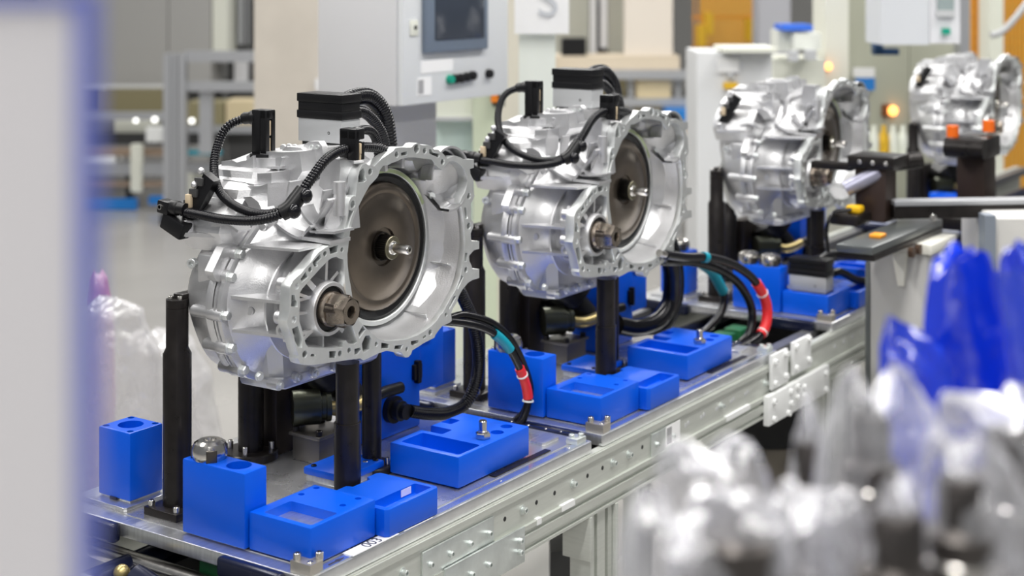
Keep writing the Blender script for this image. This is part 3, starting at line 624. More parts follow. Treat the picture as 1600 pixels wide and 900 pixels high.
    # boss sleeves behind the gasket face
    for a, b, q in ((.103, .3458, .011), (.1095, .397, .0115)):
        m = MB(); m.cyl((a, YF+.004, b), (a, YF+.034, b), q, 16); m.build('boss_sleeve', CAST, r)
    # ---- ribs on the upper left wall
    def wall_rib(px, x, t=.0045, dep=.05):
        P = [onx(x, u, v) for u, v in px]; P = smooth_path(P, .008); q = MB()
        for i in range(len(P)-1):
            a, b = P[i], P[i+1]; n_ = Vector((0, -(b-a).z, (b-a).y)).normalized()*t/2; e = Vector((dep, 0, 0))
            q.sheet([a-n_, b-n_, b-n_+e, a-n_+e], n_*2)
        return q.build('rib', CAST, r, 50)
    wall_rib([(466,324), (474,337), (483,348), (500,361)], .196); wall_rib([(424,345), (440,358), (452,366), (467,373)], .178)
    wall_rib([(512,312), (501,332), (489,352)], .200); wall_rib([(485,354), (478,362), (469,373)], .186)
    wall_rib([(470,372), (490,375), (516,380)], .186, .006); wall_rib([(484,362), (500,363), (522,364)], .192, .004)
    # web from the wall to the flange bosses
    m = MB(); m.sheet([onx(.222, 512, 316), onx(.222, 528, 308), onx(.226, 532, 362), onx(.210, 505, 360)], (.05, 0, 0)); m.build('web', CAST, r)
    m = MB(); m.cyl(onx(.205, 518, 286)+Vector((.02, 0, -.055)), onx(.205, 518, 286)+Vector((.02, 0, 0)), .010, 16); m.build('cast_pillar', CAST, r)
    # ---- top of the case
    def pbox(px, x, ddx, th, name='cast_wall', mm=CAST):
        m = MB(); m.sheet([onx(x, u, v) for u, v in px], (ddx, 0, 0)); return m.build(name, mm, r)
    pbox([(346,252),(362,250),(370,254),(386,250),(395,243),(396,288),(346,290)], .205, .10, 0)
    pbox([(385,244),(398,236),(440,238),(468,237),(472,268),(462,285),(400,292),(386,292)], .225, .13, 0)
    pbox([(438,238),(446,229),(470,231),(478,239),(478,250),(438,250)], .250, .05, 0)
    m = MB(); p = onx(.225, 415, 246); m.lathe([(.026, -.06), (.025, 0)], p+Vector((.01, 0, 0)), (0,0,1), 28); m.build('plug_seat', CAST, r)
    e = [onx(.262, u, v) for u, v in ((472,240),(475,226),(483,221),(498,221),(503,228),(506,250),(490,258))]
    m = MB(); m.sheet(e, (.014, 0, 0)); ee = m.build('lifting_ear', CAST, r)
    for u, v in ((487,230), (496,230)):
        p = onx(.262, u, v); m = MB(); m.lathe([(.0045, 0), (.0045, .002), (.0025, .002), (.002, .0005), (0, .0005)], p, (-1,0,0), 12); m.build('screw', MACH, ee)
    pbox([(505,246),(530,249),(532,262),(528,300),(515,305),(498,290)], .235, .035, 0)
    # bracket block by the plug seat
    pbox([(384,291),(405,291),(418,287),(418,332),(408,334),(384,308)], .165, .05, 0)
    pbox([(402,271),(424,270),(424,292),(402,292)], .180, .05, 0)
    m = MB(); m.sheet([onx(.150, u, v) for u, v in ((380,308),(392,307),(404,316),(412,334),(396,336))], (.03, 0, 0)); m.build('hook_rib', CAST, r)
    # ---- valve body cover with its faceted left side
    def xs(y, k): return [(.100+k, y, .464), (.108+k, y, .490), (.132+k, y, .516), (.141+k, y, .515), (.146+k, y, .530), (.176+k, y, .545), (.180+k, y, .556), (.30, y, .572), (.30, y, .42), (.12+k, y, .43)]
    m = MB(); m.loft([xs(.276, .018), xs(.290, .004), xs(.365, .0), xs(.392, .012), xs(.400, .035)]); m.build('valve_cover', CAST, r, 25)
    a, b = onx(.082, 274, 368), onx(.112, 346, 386); a.z = b.z = .462; m = MB(); m.sheet([a, b, b+Vector((.06, 0, 0)), a+Vector((.07, .02, 0))], (0, 0, -.006)); m.build('cover_rim', CAST, r)
    m = MB(); p = onx(.090, 284, 358); m.lathe([(.012, -.014), (.013, .012), (.010, .014)], p+Vector((.012, 0, 0)), (0,.1,1), 18); m.build('rim_boss', CAST, r)
    # small bosses and ridges of the upper housing
    for u, v, x, q in ((360,268,.196,.006), (375,276,.190,.005), (437,232,.262,.006), (446,231,.262,.006), (455,232,.262,.006), (432,262,.222,.007), (470,300,.196,.008), (420,345,.150,.008), (405,356,.140,.007)):
        p = onx(x, u, v); m = MB(); m.lathe([(q, 0), (q, .006), (q*.75, .008)], p+Vector((.012, 0, 0)), (-1,-.35,.25), 14); m.build('cast_knob', CAST, r)
    for px, x in (([(350,270),(372,271),(396,274)], .186), ([(348,282),(372,285),(398,290)], .168), ([(330,352),(352,350),(372,362)], .104), ([(432,280),(436,262),(440,246)], .218), ([(398,262),(420,262),(440,262)], .214), ([(447,320),(449,300),(452,284)], .190), ([(500,330),(502,316),(505,298)], .214)):
        wall_rib(px, x, .004, .03)
    # boxes under the rim
    M0 = onx(.095, 316, 418); m = MB(); m.rbox(M0.x, M0.x+.06, M0.y-.03, M0.y+.012, M0.z-.028, M0.z+.022, .004); m.build('cast_pad', CAST, r)
    m = MB(); p = ony(.372, 304, 455); m.rbox(p.x-.008, p.x+.07, p.y-.03, p.y+.004, p.z-.011, p.z+.010, .002); m.build('clamp_lug', CAST, r)
    p = ony(.35, 303, 410); m = MB(); m.socket(p, (-1,-.4,0), .008, .012); m.build('drain_screw', MACH, r)
    p = ony(.345, 312, 519); m = MB(); m.socket(p+Vector((.01,0,0)), (-1,-.2,0), .006, .010); m.build('drain_screw', MACH, r)
    # ---- oil pan
    pan = [(.158, .295), (.160, .235), (.175, .214), (.42, .214), (.47, .24), (.47, .33), (.40, .340), (.19, .325)]
    m = MB(); m.loft([[(.29+(a-.29)*.90, .27+(b-.27)*.92, .203) for a, b in pan], [(.29+(a-.29)*.97, .27+(b-.27)*.98, .207) for a, b in pan], [(a, b, .214) for a, b in pan], [(a, b, .222) for a, b in pan], [(.29+(a-.29)*.96, .27+(b-.27)*.96, .224) for a, b in pan], [(.29+(a-.29)*1.04, .25+(b-.25)*1.02, .29) for a, b in pan]], True, False); m.build('oil_pan', mat('pan_aluminium', (.62, .63, .65), .4, .85), r, 30)
    for u, v in ((437,602), (466,590), (493,583), (525,573)):
        p = ony(.208, u, v); m = MB(); m.lathe([(.009, 0), (.009, .022)], Vector((p.x, .208, p.z)), (0,1,0), 14); m.build('pan_boss', CAST, r)
        m = MB(); m.hexbolt(Vector((p.x, .208, p.z)), (0,-1,0), .0055, .006); m.build('bolt', MACH, r, 25)
    for u, v in ((405,588),):
        p = ony(.21, u, v); m = MB(); m.hexbolt(p, (-.3,-1,0), .006, .006); m.build('bolt', MACH, r, 25)
    # black valve connector on the upper left shoulder
    P = [onx(.108, 318, 271), onx(.108, 334, 284), onx(.100, 303, 344), onx(.100, 284, 340)]
    m = MB(); m.sheet(P, (.022, .006, 0)); k = m.build('valve_connector', BLACKP, r)
    for t in (.2, .45, .7):
        p = P[0].lerp(P[3], t); m = MB(); m.rbox(p.x-.004, p.x+.004, p.y-.010, p.y+.008, p.z-.006, p.z+.008, .0015); m.build('latch', mat('grey_black', (.05, .05, .05), .35), k)
    m = MB(); p = P[0].lerp(P[3], .6); m.rbox(p.x-.007, p.x, p.y-.006, p.y+.006, p.z-.012, p.z+.010, .001); m.build('tan_clip', TAN, k)
    for t in (-.03, .28): m = MB(); p = P[0].lerp(P[3], t); m.ball(p+Vector((-.003, .004, .002)), .006, n=10); m.build('terminal', CAST, k)
    return settle(r)
def pathx(*q): return [onx(x, u, v) for u, v, x in q]
def pathy(*q): return [ony(y, u, v) for u, v, y in q]
def harness():
    r = thing('test_cable_harness', '', 'cable harness')
    # upright plug on its seat
    p = onx(.236, 411, 244); x, y, z = p
    m = MB(); m.rbox(x-.012, x+.012, y-.004, y+.016, z, z+.080, .002); m.rbox(x-.012, x-.002, y-.018, y-.004, z+.006, z+.080, .0015); m.rbox(x+.003, x+.012, y-.018, y-.004, z+.006, z+.078, .0015); m.rbox(x-.012, x+.012, y-.018, y-.003, z+.064, z+.080, .002); k = m.build('plug', BLACKP, r)
    m = MB(); m.lathe([(.024, -.001), (.024, .005)], (x, y-.002, z), (0,0,1), 24); m.build('plug_foot', BLACKP, k)
    m = MB(); m.rbox(x-.001, x+.003, y-.016, y-.011, z+.036, z+.062, .001); m.rbox(x-.001, x+.003, y-.015, y-.011, z+.010, z+.032, .001); m.build('tan_clip', TAN, k)
    e = Vector((x-.002, y+.014, z+.066))
    m = MB(); m.lathe([(.010, 0), (.012, .002), (.012, .010), (.0105, .012), (.0105, .022), (.0085, .026)], e, (-.35,.9,-.1), 16); m.build('plug_collar', BLACKP, k)
    c0 = e+Vector((-.35,.9,-.1)).normalized()*.022
    m = MB(); m.tube([c0]+pathx((358,196,.205), (344,217,.19), (335,250,.165), (337,284,.14), (353,311,.122), (385,330,.112), (420,334,.116), (450,323,.132)), .0078, 12, rib=.0016, pitch=.0052); m.build('corrugated_cable', RUBBER, r, 60)
    # second plug
    p = onx(.268, 551, 249); x, y, z = p
    m = MB(); m.rbox(x-.013, x+.010, y-.002, y+.018, z, z+.050, .002); m.rbox(x-.013, x-.004, y-.018, y-.001, z, z+.050, .0015); m.rbox(x+.002, x+.010, y-.018, y-.001, z, z+.030, .0015); m.rbox(x-.013, x+.010, y-.018, y+.018, z+.034, z+.052, .002); k = m.build('plug', BLACKP, r)
    m = MB(); m.rbox(x-.003, x+.001, y-.019, y-.012, z+.010, z+.028, .001); m.rbox(x-.002, x+.001, y-.018, y-.012, z, z+.010, .001); m.build('tan_clip', TAN, k)
    e = Vector((x+.008, y+.004, z+.040))
    m = MB(); m.lathe([(.010, 0), (.012, .002), (.012, .010), (.010, .012), (.010, .02)], e, (.9,.25,.1), 16); m.build('plug_collar', BLACKP, k)
    m = MB(); m.tube([e+Vector((.018,.005,.003)), e+Vector((.045,.014,.004)), e+Vector((.075,.022,-.004)), e+Vector((.098,.03,-.026)), e+Vector((.108,.034,-.06))], .0085, 12, rib=.0016, pitch=.0055); m.build('corrugated_cable', RUBBER, r, 60)
    # lower left plug
    p = onx(.088, 262, 324)
    M = Matrix.Translation(p) @ Matrix.Rotation(.12, 4, 'X')
    m = MB(); m.rbox(-.012, .012, -.012, .014, -.010, .012, .003, 2, M); m.rbox(-.010, .014, -.052, -.002, -.034, -.006, .003, 2, M @ Matrix.Rotation(.25, 4, 'X')); m.lathe([(.011, 0), (.0125, .002), (.0125, .014), (.0105, .016), (.0105, .03)], p+Vector((0,-.010,.001)), (.08,-1,-.05), 16); k = m.build('plug', BLACKP, r)
    m = MB(); m.lathe([(.005, 0), (.005, .003), (.003, .003), (.003, 0)], p+Vector((-.012,.004,.002)), (-1,0,0), 12); m.build('plug_eye', STEEL, k)
    m = MB(); m.tube(pathx((283,330,.090), (310,335,.091), (345,342,.094), (390,345,.100), (428,339,.110), (455,324,.128)), .0078, 12, rib=.0016, pitch=.0052); m.build('corrugated_cable', RUBBER, r, 60)
    # branch boot with tape
    m = MB(); m.tube(pathx((440,333,.118), (452,326,.126), (463,312,.138), (474,298,.150)), .0135, 14); k = m.build('branch_boot', BLACKP, r)
    for u, v, x in ((446,330,.122), (470,303,.146), (460,330,.124), (478,306,.146)):
        m = MB(); m.ball(onx(x, u, v), .0125, (1, .8, 1), 10); m.build('tape_wrap', RUBBER, k)
    m = MB(); m.tube(pathx((472,300,.148), (488,277,.170), (506,253,.198), (524,239,.228), (545,232,.262), (568,230,.30), (592,232,.34), (614,242,.37)), .0085, 12, rib=.0016, pitch=.0055); m.build('corrugated_cable', RUBBER, r, 60)
    return settle(r)
def testbox():
    r = thing('connector_box', '', 'connector box')
    x0, x1, y0, y1 = .352, .402, .240, .342
    m = MB(); m.rbox(x0, x1, y0, y1, .5905, .632, .0015); b = m.build('lower_housing', mat('satin_grey', (.50, .51, .52), .45, .4), r)
    m = MB(); m.socket((x0+.0005, y0+.03, .608), (-1,0,0), .0032, .001); m.build('screw', BLACKM, b)
    m = MB(); m.rbox(x0-.002, x1+.002, y0-.002, y1+.002, .632, .646, .0015); m.rbox(x0, x1, y0, y1, .645, .664, .001); m.rbox(x0-.002, x1+.002, y0-.002, y1+.002, .661, .676, .0015); m.build('upper_housing', BLACKP, r)
    m = MB(); m.rbox(x0+.004, x1-.004, y0+.006, y1-.006, .575, .5905, .001); m.build('mount', DARK, r)
    c = Vector((x1, (y0+y1)/2-.01, .652))
    m = MB(); m.tube([c+Vector((-.01,0,0)), c+Vector((.03,0,.012)), c+Vector((.075,.0,.010)), c+Vector((.115,0,-.022)), c+Vector((.130,0,-.075)), c+Vector((.130,0,-.12))], .0165, 14, rib=.0016, pitch=.006); m.build('conduit', RUBBER, r, 60)
    m = MB(); m.tube([c+Vector((-.01,-.02,-.01)), c+Vector((.03,-.02,-.012)), c+Vector((.062,-.02,-.03)), c+Vector((.088,-.02,-.06)), c+Vector((.10,-.02,-.10))], .0105, 12, rib=.0012, pitch=.005); m.build('conduit', RUBBER, r, 60)
    return settle(r)
def conduit_down():
    """corrugated conduit from behind the bell down to the blue tower"""
    r = thing('corrugated_hose', '', 'hose')
    m = MB(); m.tube(pathy((706,425,.24), (722,462,.235), (738,500,.235), (747,545,.24), (745,590,.25), (728,630,.262), (700,645,.275), (668,646,.285), (640,642,.295)), .0125, 14, rib=.0016, pitch=.0052); m.build('hose', RUBBER, r, 60)
    return settle(r)
def hose_pair(pts, tealr, redr, off, rr=.0085):
    r = thing('pressure_hose_pair', '', 'hose')
    P = smooth_path(pts, .006); n = len(P)
    for k, o in enumerate((Vector((0,0,0)), Vector(off))):
        m = MB(); m.tube([p+o*min(1, i/8) for i, p in enumerate(P) if i % 4 == 0 or i == n-1], rr, 12); m.build('hose', RUBBER, r, 60)
    def band(a, b, rad, mm, name):
        q = P[int(a*n):int(b*n)]; m = MB(); m.tube(q[::3], rad, 14); return m.build(name, mm, r, 60)
    band(*tealr, rr+.0022, TEAL, 'teal_band'); rd = band(*redr, rr+.0022, RED, 'red_sleeve')
    for t in (.25, .9):
        i = int((redr[0]+(redr[1]-redr[0])*t)*n); d = (P[i+1]-P[i-1]).normalized()
        m = MB(); m.lathe([(rr+.0022, -.0015), (rr+.0036, -.0015), (rr+.0036, .0015), (rr+.0022, .0015)], P[i], d, 18, caps=False); m.build('cable_tie', WHITEP, rd)
    m = MB(); m.cyl(P[0]+Vector((-.03, .0, .008)), P[0], rr*.8, 14); m.build('ferrule', STEEL, r)
    return settle(r)

# ---- build the set for the nearest pallet, then the copies along the line
D = [0.0, .840, 1.970, 3.52]
WH = ['nearest pallet', 'second pallet', 'third pallet', 'farthest pallet']
protos = [
 (pallet, lambda i: f'steel plate pallet with rubber bumpers, {["nearest on the conveyor, numbered 003","second on the conveyor","third on the conveyor","farthest on the conveyor"][i]}', None),
 (block_A, lambda i: f'tall blue plastic block with two round bores at the left edge of the {WH[i]}', 'block'),
 (block_B, lambda i: f'blue plastic tray with a rectangular opening at the front corner of the {WH[i]}', 'tray'),
 (block_D, lambda i: f'small low blue plastic tray beside the opening tray on the {WH[i]}', 'tray'),
 (block_C, lambda i: f'wide blue plastic tray with pockets and bores at the right of the {WH[i]}', 'tray'),
 (block_E, lambda i: f'square blue one-bore block at the back left of the {WH[i]}', None),
 (block_F, lambda i: f'flat blue cover plate under the transmission on the {WH[i]}', None),
 (block_G, lambda i: f'tall blue fixture tower with cable gland behind the transmission of the {WH[i]}', None),
 (lambda: post('left'), lambda i: f'stepped black post with bolted clamp head at the left of the {WH[i]}', None),
 (lambda: post('leftback'), lambda i: f'thick black post on a round foot at the back of the {WH[i]}', None),
 (lambda: post('front'), lambda i: f'stepped black post under the flange at the front of the {WH[i]}', None),
 (lambda: post('mid'), lambda i: f'slim black post on a round foot in the middle of the {WH[i]}', None),
 (lambda: fitting(.540, .071, .0585), lambda i: f'steel hose fitting standing on the wide blue tray of the {WH[i]}', None),
 (bracket_under, lambda i: f'steel block and quick coupling under the transmission of the {WH[i]}', None),
 (transmission, lambda i: ['silver gearbox transmission with brown converter disc, nearest and sharpest', 'second silver gearbox transmission, right behind the nearest one', 'third silver gearbox transmission, blurred, without cables on top', 'farthest silver gearbox transmission, at the right picture edge'][i], None),
 (harness, lambda i: f'black corrugated test cables with plugs on the {["nearest", "second"][i]} transmission', None),
 (testbox, lambda i: f'black and grey connector box with thick conduits on top of the {["nearest", "second"][i]} transmission', None),
 (conduit_down, lambda i: f'black corrugated hose curving down to the blue tower of the {WH[i]}', None),
]
GR = {'fixture_block': 'blue fixture blocks', 'fixture_tray': 'blue fixture trays', 'support_post': 'black support posts'}
for fn, lab, cat in protos:
    o = fn(); o['label'] = lab(0)
    if cat: o['category'] = cat
    base = o.name.split('.')[0]
    n = 2 if base in ('test_cable_harness', 'connector_box', 'corrugated_hose') else 4
    for i in range(1, n):
        if base == 'hydraulic_fitting' and i > 1: continue
        if base == 'fixture_tray' and i > 2: continue
        copy_tree(o, D[i], lab(i))
# number plate and arrow on the nearest pallet
pal = bpy.data.objects['workpiece_pallet']
def text(s, size, loc, rot, mm, name, parent=None, ext=.0002):
    cu = bpy.data.curves.new('t', 'FONT'); cu.body = s; cu.size = size; cu.extrude = ext; cu.align_x = 'CENTER'; cu.align_y = 'CENTER'
    ob = bpy.data.objects.new('t', cu); col.objects.link(ob)
    dg = bpy.context.evaluated_depsgraph_get(); me = bpy.data.meshes.new_from_object(ob.evaluated_get(dg)); bpy.data.objects.remove(ob)
    me.transform(Matrix.Translation(Vector(loc)) @ rot.to_4x4()); return link(name, me, mm, parent, 0)
off = -pal.location
m = MB(); m.box(.100, .212, .0005, .0215, .0014, .0028); lp = m.build('number_label', PAPER, pal); lp.location = off
t = text('003', .026, (.158, .011, .0030), Matrix.Rotation(0, 3, 'Z'), INK, 'number_print', lp)
m = MB(); m.prism([(.055, .0085), (.074, .0085), (.074, .0055), (.090, .010), (.074, .0145), (.074, .0115), (.055, .0115)], .0014, .0020, 'xy'); a = m.build('arrow_print', INK, pal); a.location = off
m = MB(); m.box(.225, .30, .0005, .0015, .0014, .0028); lp = m.build('label_strip', PAPER, pal); lp.location = off
tray = [o for o in bpy.data.objects if o.name.startswith('fixture_tray') and o.get('label', '').startswith('small low') and 'nearest' in o['label']][0]
m = MB(); m.box(.272, .298, .0440, .0446, .034, .0455); lp = m.build('paper_strip', mat('violet_white_label', (.72, .70, .85), .6), tray); lp.location = -tray.location
# nuts standing on the tall blocks
for i, (x, y) in enumerate(((.049, .254), (.049+D[1], .254), (.049+D[2], .254), (.049+D[2], .190))):
    o = bigball_nut(x, y, .112)
    o['label'] = ['big chrome nut with round shoulders on the tall blue block of the nearest pallet', 'big chrome nut on the tall blue block of the second pallet', 'left of two chrome nuts on the tall blue block of the third pallet', 'right of two chrome nuts on the tall blue block of the third pallet'][i]
o = bigball_nut(.0915+D[2], .485, .118); o['label'] = 'chrome nut on the square blue block at the back left of the third pallet'
# hose pairs between the pallets
o = hose_pair(pathy((690,502,.215), (706,503,.212), (735,507,.20), (765,517,.185), (792,540,.172), (813,578,.165), (825,620,.165), (817,655,.168), (800,672,.185)), (.36, .53), (.62, .84), (.019, .008, .010), .0078)
o['label'] = 'pair of black hoses with teal band and red sleeve beside the nearest pallet'
o = hose_pair(pathy((1040,398,.12), (1070,402,.11), (1110,403,.10), (1150,416,.09), (1180,440,.08), (1198,478,.075), (1192,518,.075), (1160,542,.09), (1120,548,.11)), (.20, .25), (.55, .77), (-.02, .03, -.01), .0105)
o['label'] = 'black hose loop with red sleeve between the second and third pallets'
r = thing('pressure_hose', 'black hose with a teal band hanging behind the red sleeved loop', 'hose')
P = pathy((1050,398,.2), (1085,405,.2), (1112,425,.2), (1130,455,.2), (1128,485,.2), (1105,515,.21), (1080,528,.22))
m = MB(); m.tube(P, .010, 12); m.build('hose', RUBBER, r, 60)
m = MB(); m.tube(P[1:4], .013, 12); m.build('teal_band', TEAL, r, 60)
settle(r)
r = thing('pressure_hose', 'thick black hose curving from the second transmission down to the blue tower', 'hose')
m = MB(); m.tube(pathy((1045,400,.22), (1050,430,.22), (1047,470,.23), (1028,500,.24), (995,512,.26), (965,508,.28)), .021, 14); m.build('hose', RUBBER, r, 60); settle(r)
# connector box parked on the front tray of the third pallet
for o in list(bpy.data.objects):
    if o.name.startswith('connector_box') and o.parent is None:
        c = copy_tree(o, 0, 'black connector box with cables parked on the blue tray of the third pallet', skip=('conduit', 'mount')); c.rotation_euler = (0, 0, 0)
        c.location = o.location+Vector((D[2]+.045-.352, .035-.240, .062-.5905)); break
r = thing('loose_conduit', 'pair of black conduits running right from the parked connector box', 'hose')
m = MB(); m.tube(pathy((1290,432,.08), (1312,425,.06), (1340,438,.04), (1362,436,.02), (1380,420,.0)), .011, 12); m.build('conduit', RUBBER, r, 60)
m = MB(); m.tube(pathy((1262,418,.11), (1290,402,.09), (1330,398,.08), (1375,402,.06)), .016, 12); m.build('conduit', RUBBER, r, 60)
settle(r)
# ------------------------------------------------------------------ machines and hall behind the line
def vbox(m, u0, u1, v0, v1, d, dep, b=0.0):
    """box squared to the hall bay: a front of u0..u1, v0..v1 seen at distance d, going back by dep metres"""
    a = at(u0, v1, d); e = at(u1, v0, d); W = (e-a); w_ = W.x*math.sin(YAW)-W.y*math.cos(YAW); h = e.z-a.z
    M = Matrix.Translation(a) @ Matrix.Rotation(YAW-PI/2, 4, 'Z')
    if b: m.rbox(0, w_, 0, dep, 0, h, b, 1, M)
    else:
        q = MB(); q.box(0, w_, 0, dep, 0, h); m.add([M @ Vector(p) for p in q.v], q.f)
    return m
def vfloor(d): return (CAM.z-FLZ)/d*FPX+CYP      # image row of the floor at distance d
def one(name, label, cat, mm, *a, group=None, **k):
    return settle(tag(vbox(MB(), *a, **k).build(name, mm, smooth=0), label, cat, group))
def parts(name, label, cat, rows, group=None):
    r = thing(name, label, cat, group=group)
    for nm, mm, boxes in rows:
        for b in boxes: vbox(MB(), *b).build(nm, mm, r, 0)
    return settle(r)
GPANEL = mat('grey_machine_panel', (.40, .395, .38), .35)
DARKM = mat('dark_machine', (.06, .06, .06), .5)
STEELG = mat('frame_aluminium', (.45, .46, .48), .4, .6)
OLIVE = mat('olive_goods', (.25, .22, .12), .6)
SAND = mat('sand_carton', (.62, .52, .33), .7)
AQUA = mat('pale_aqua_glass', (.62, .74, .70), .15)
PALEC = mat('pale_cream_panel', (.78, .80, .70), .5)
PGREEN = mat('pale_green_paint', (.62, .68, .52), .5)
BLUEP = mat('blue_paint', (.01, .18, .55), .45)
NAVY = mat('navy_paint', (.01, .06, .16), .5)

parts('machine_enclosure', 'large grey panelled machine enclosure at the far upper left', 'machine',
      [('panel', GPANEL, [(60, 262, -260, 132, 12.6, .5), (263.5, 330, -260, 132, 12.6, .5)]), ('rim', WHITEP, [(60, 330, 132, 139, 12.6, .5)]), ('post', CREAM, [(332, 356, -260, 88, 12.6, .4)]), ('base', DARKM, [(60, 330, 139, 170, 12.7, .5)]), ('foot', GPANEL, [(70, 90, 170, vfloor(12.7), 12.75, .2), (300, 325, 170, vfloor(12.7), 12.75, .2)])])
parts('pump_rack', 'dark rack with vertical pipes beside the concrete column', 'machine',
      [('frame', DARKM, [(356, 420, -260, 120, 13.0, .3)]), ('pipe', STEELG, [(372, 380, -260, 70, 12.9, .06), (385, 388, -260, 70, 12.9, .04)]), ('tank', LGREY, [(366, 386, 92, 130, 12.9, .1)]), ('support', DARKM, [(356, 420, 120, vfloor(13.1), 13.1, .3)])])
parts('profile_frame', 'tall aluminium profile frame post with two cross rails on the left', 'frame',
      [('post', STEELG, [(255, 266, 84, vfloor(10.3), 10.3, .10), (267.5, 277, 84, vfloor(10.3), 10.32, .10), (278.5, 289, 84, vfloor(10.3), 10.3, .10)]), ('rail', STEELG, [(289, 400, 80, 97, 10.35, .08), (289, 400, 128, 143, 10.35, .08)]), ('inner_post', STEELG, [(311, 331, 143, 240, 10.4, .08)]), ('foot', BLACKP, [(250, 296, vfloor(10.2)-16, vfloor(10.2), 10.2, .2)])])
parts('transfer_conveyor', 'low grey transfer conveyor with a blue beam on the far left', 'conveyor',
      [('rail', STEELG, [(60, 256, 176, 188, 11.2, .1), (60, 256, 256, 274, 10.9, .1), (289, 420, 196, 208, 11.2, .1), (289, 420, 256, 270, 11.2, .1)]), ('bed', DARKM, [(60, 420, 208, 226, 11.4, .4)]),
       ('blue_beam', BLUEP, [(60, 212, 312, 328, 10.8, .08), (232, 255, 308, 320, 10.8, .08)]), ('leg', DARKM, [(196, 206, 274, 336, 11.0, .08), (206, 216, 226, 256, 11.0, .08), (345, 352, 208, 330, 11.2, .08)]), ('foot', BLACKP, [(186, 226, 333, vfloor(11.0), 11.0, .12)]), ('tube', mat('brown_tube', (.30, .22, .16), .4), [(60, 256, 232, 244, 11.0, .08), (60, 256, 284, 292, 10.9, .06)]), ('upright', CREAM, [(204, 220, 226, 300, 10.85, .08)]), ('pale_tray', WHITEP, [(60, 180, 244, 255, 11.0, .2), (228, 256, 200, 222, 10.95, .1)]), ('pusher', TEAL, [(292, 345, 236, 242, 11.0, .06)]), ('highlight_spot', mat('white_highlight_glow', (1, 1, .95), .3, emit=((1, 1, .95), 3.0)), [(209, 214, 186, 191, 10.84, .03), (238, 244, 184, 190, 10.84, .03), (296, 302, 186, 192, 10.84, .03)]), ('side_panel', CREAM, [(290, 300, 270, 330, 11.2, .08), (300, 420, 272, 300, 11.6, .1)])])  # small glowing boxes imitate blurred bright highlights, they are no real lamps
one('parts_box', 'cream box standing on the low transfer conveyor', 'box', CREAM, 178, 236, 189, 207, 11.45, .3)
one('parts_box', 'sand coloured carton behind the aluminium frame post', 'box', SAND, 353, 398, 158, 195, 11.22, .3)
one('goods_row', 'olive row of stacked goods under the grey enclosure', 'goods', OLIVE, 150, 254, 142, 176, 12.2, .3)
one('goods_crate', 'olive crate on the transfer conveyor behind the aluminium frame', 'crate', OLIVE, 292, 350, 160, 195, 11.22, .3)
r = thing('concrete_column', 'beige concrete building column behind the nearest transmission', 'column')
vbox(MB(), 397, 509, -300, vfloor(7.2), 7.2, .34).build('shaft', BEIGE, r, 0); vbox(MB(), 492, 505, 124, 142, 7.15, .06).build('socket_box', LGREY, r, 0); settle(r)

# operator cabinet with its screen, square to the line
r = thing('operator_cabinet', 'light grey operator cabinet with touch screen behind the nearest transmission', 'cabinet')
cx0, cx1, cy, cz = 1.62, 2.136, 1.12, .52
m = MB(); m.rbox(cx0, cx1, cy+.012, cy+.30, cz, cz+.80, .004); m.build('body', LGREY, r)
m = MB(); m.rbox(cx0+.003, cx1, cy-.010, cy+.010, cz+.002, cz+.79, .003); dr = m.build('door', mat('door_white', (.72, .74, .75), .4), r)
def onface(u, v): return ony(cy-.010, u, v)
def fbox(u0, u1, v0, v1, y0, y1, b=.002):
    a, e = onface(u0, v1), onface(u1, v0); return MB().rbox(min(a.x, e.x), max(a.x, e.x), cy-.010-y1, cy-.010-y0, onface((u0+u1)/2, v1).z, onface((u0+u1)/2, v0).z, b)
a, e = onface(658, 84), onface(756, 70); zb = onface(707, 80).z
m = MB(); m.rbox(a.x, e.x, cy-.028, cy-.010, zb, zb+.34, .006); sb = m.build('screen_bezel', mat('blue_grey_bezel', (.16, .20, .26), .4), dr)
m = MB(); m.rbox(a.x+.040, e.x-.025, cy-.031, cy-.027, zb+.035, zb+.31, .002); m.build('screen', mat('dark_screen', (.045, .055, .075), .12), sb)
for i, u in enumerate((701, 709, 718, 727, 736, 762)):
    p = onface(u, (124, 123, 122, 120, 118, 115)[i]); m = MB(); m.lathe([(.0135, 0), (.0135, .012), (.011, .016)], p, (0,-1,0), 20); m.build('push_button', mat('green_button', (.0, .30, .20), .35) if i == 0 else BLACKP, dr)
p = onface(646, 44); m = MB(); m.rbox(p.x-.018, p.x+.018, cy-.014, cy-.010, p.z-.022, p.z+.022, .002); lk = m.build('lock_plate', CREAM, dr)
m = MB(); m.cyl((p.x+.004, cy-.016, p.z+.002), (p.x+.004, cy-.013, p.z+.002), .006, 14); m.build('key_hole', BLACKP, lk)
for u, v, w_, h in ((655, 136, .055, .050), (661, 105, .14, .035)):
    p = onface(u, v); m = MB(); m.box(p.x-.01, p.x+w_, cy-.0115, cy-.0100, p.z-h/2, p.z+h/2); st = m.build('sticker', PAPER, dr)
    if v > 120: m = MB(); m.box(p.x-.006, p.x+.018, cy-.0122, cy-.0115, p.z-h*.4, p.z+h*.4); m.build('sticker_print', MATS['grey_print'], st)
# cabinet stand
m = MB(); m.box(cx0+.02, cx0+.30, cy+.10, cy+.28, FLZ, cz); m.build('stand', LGREY, r)
settle(r)
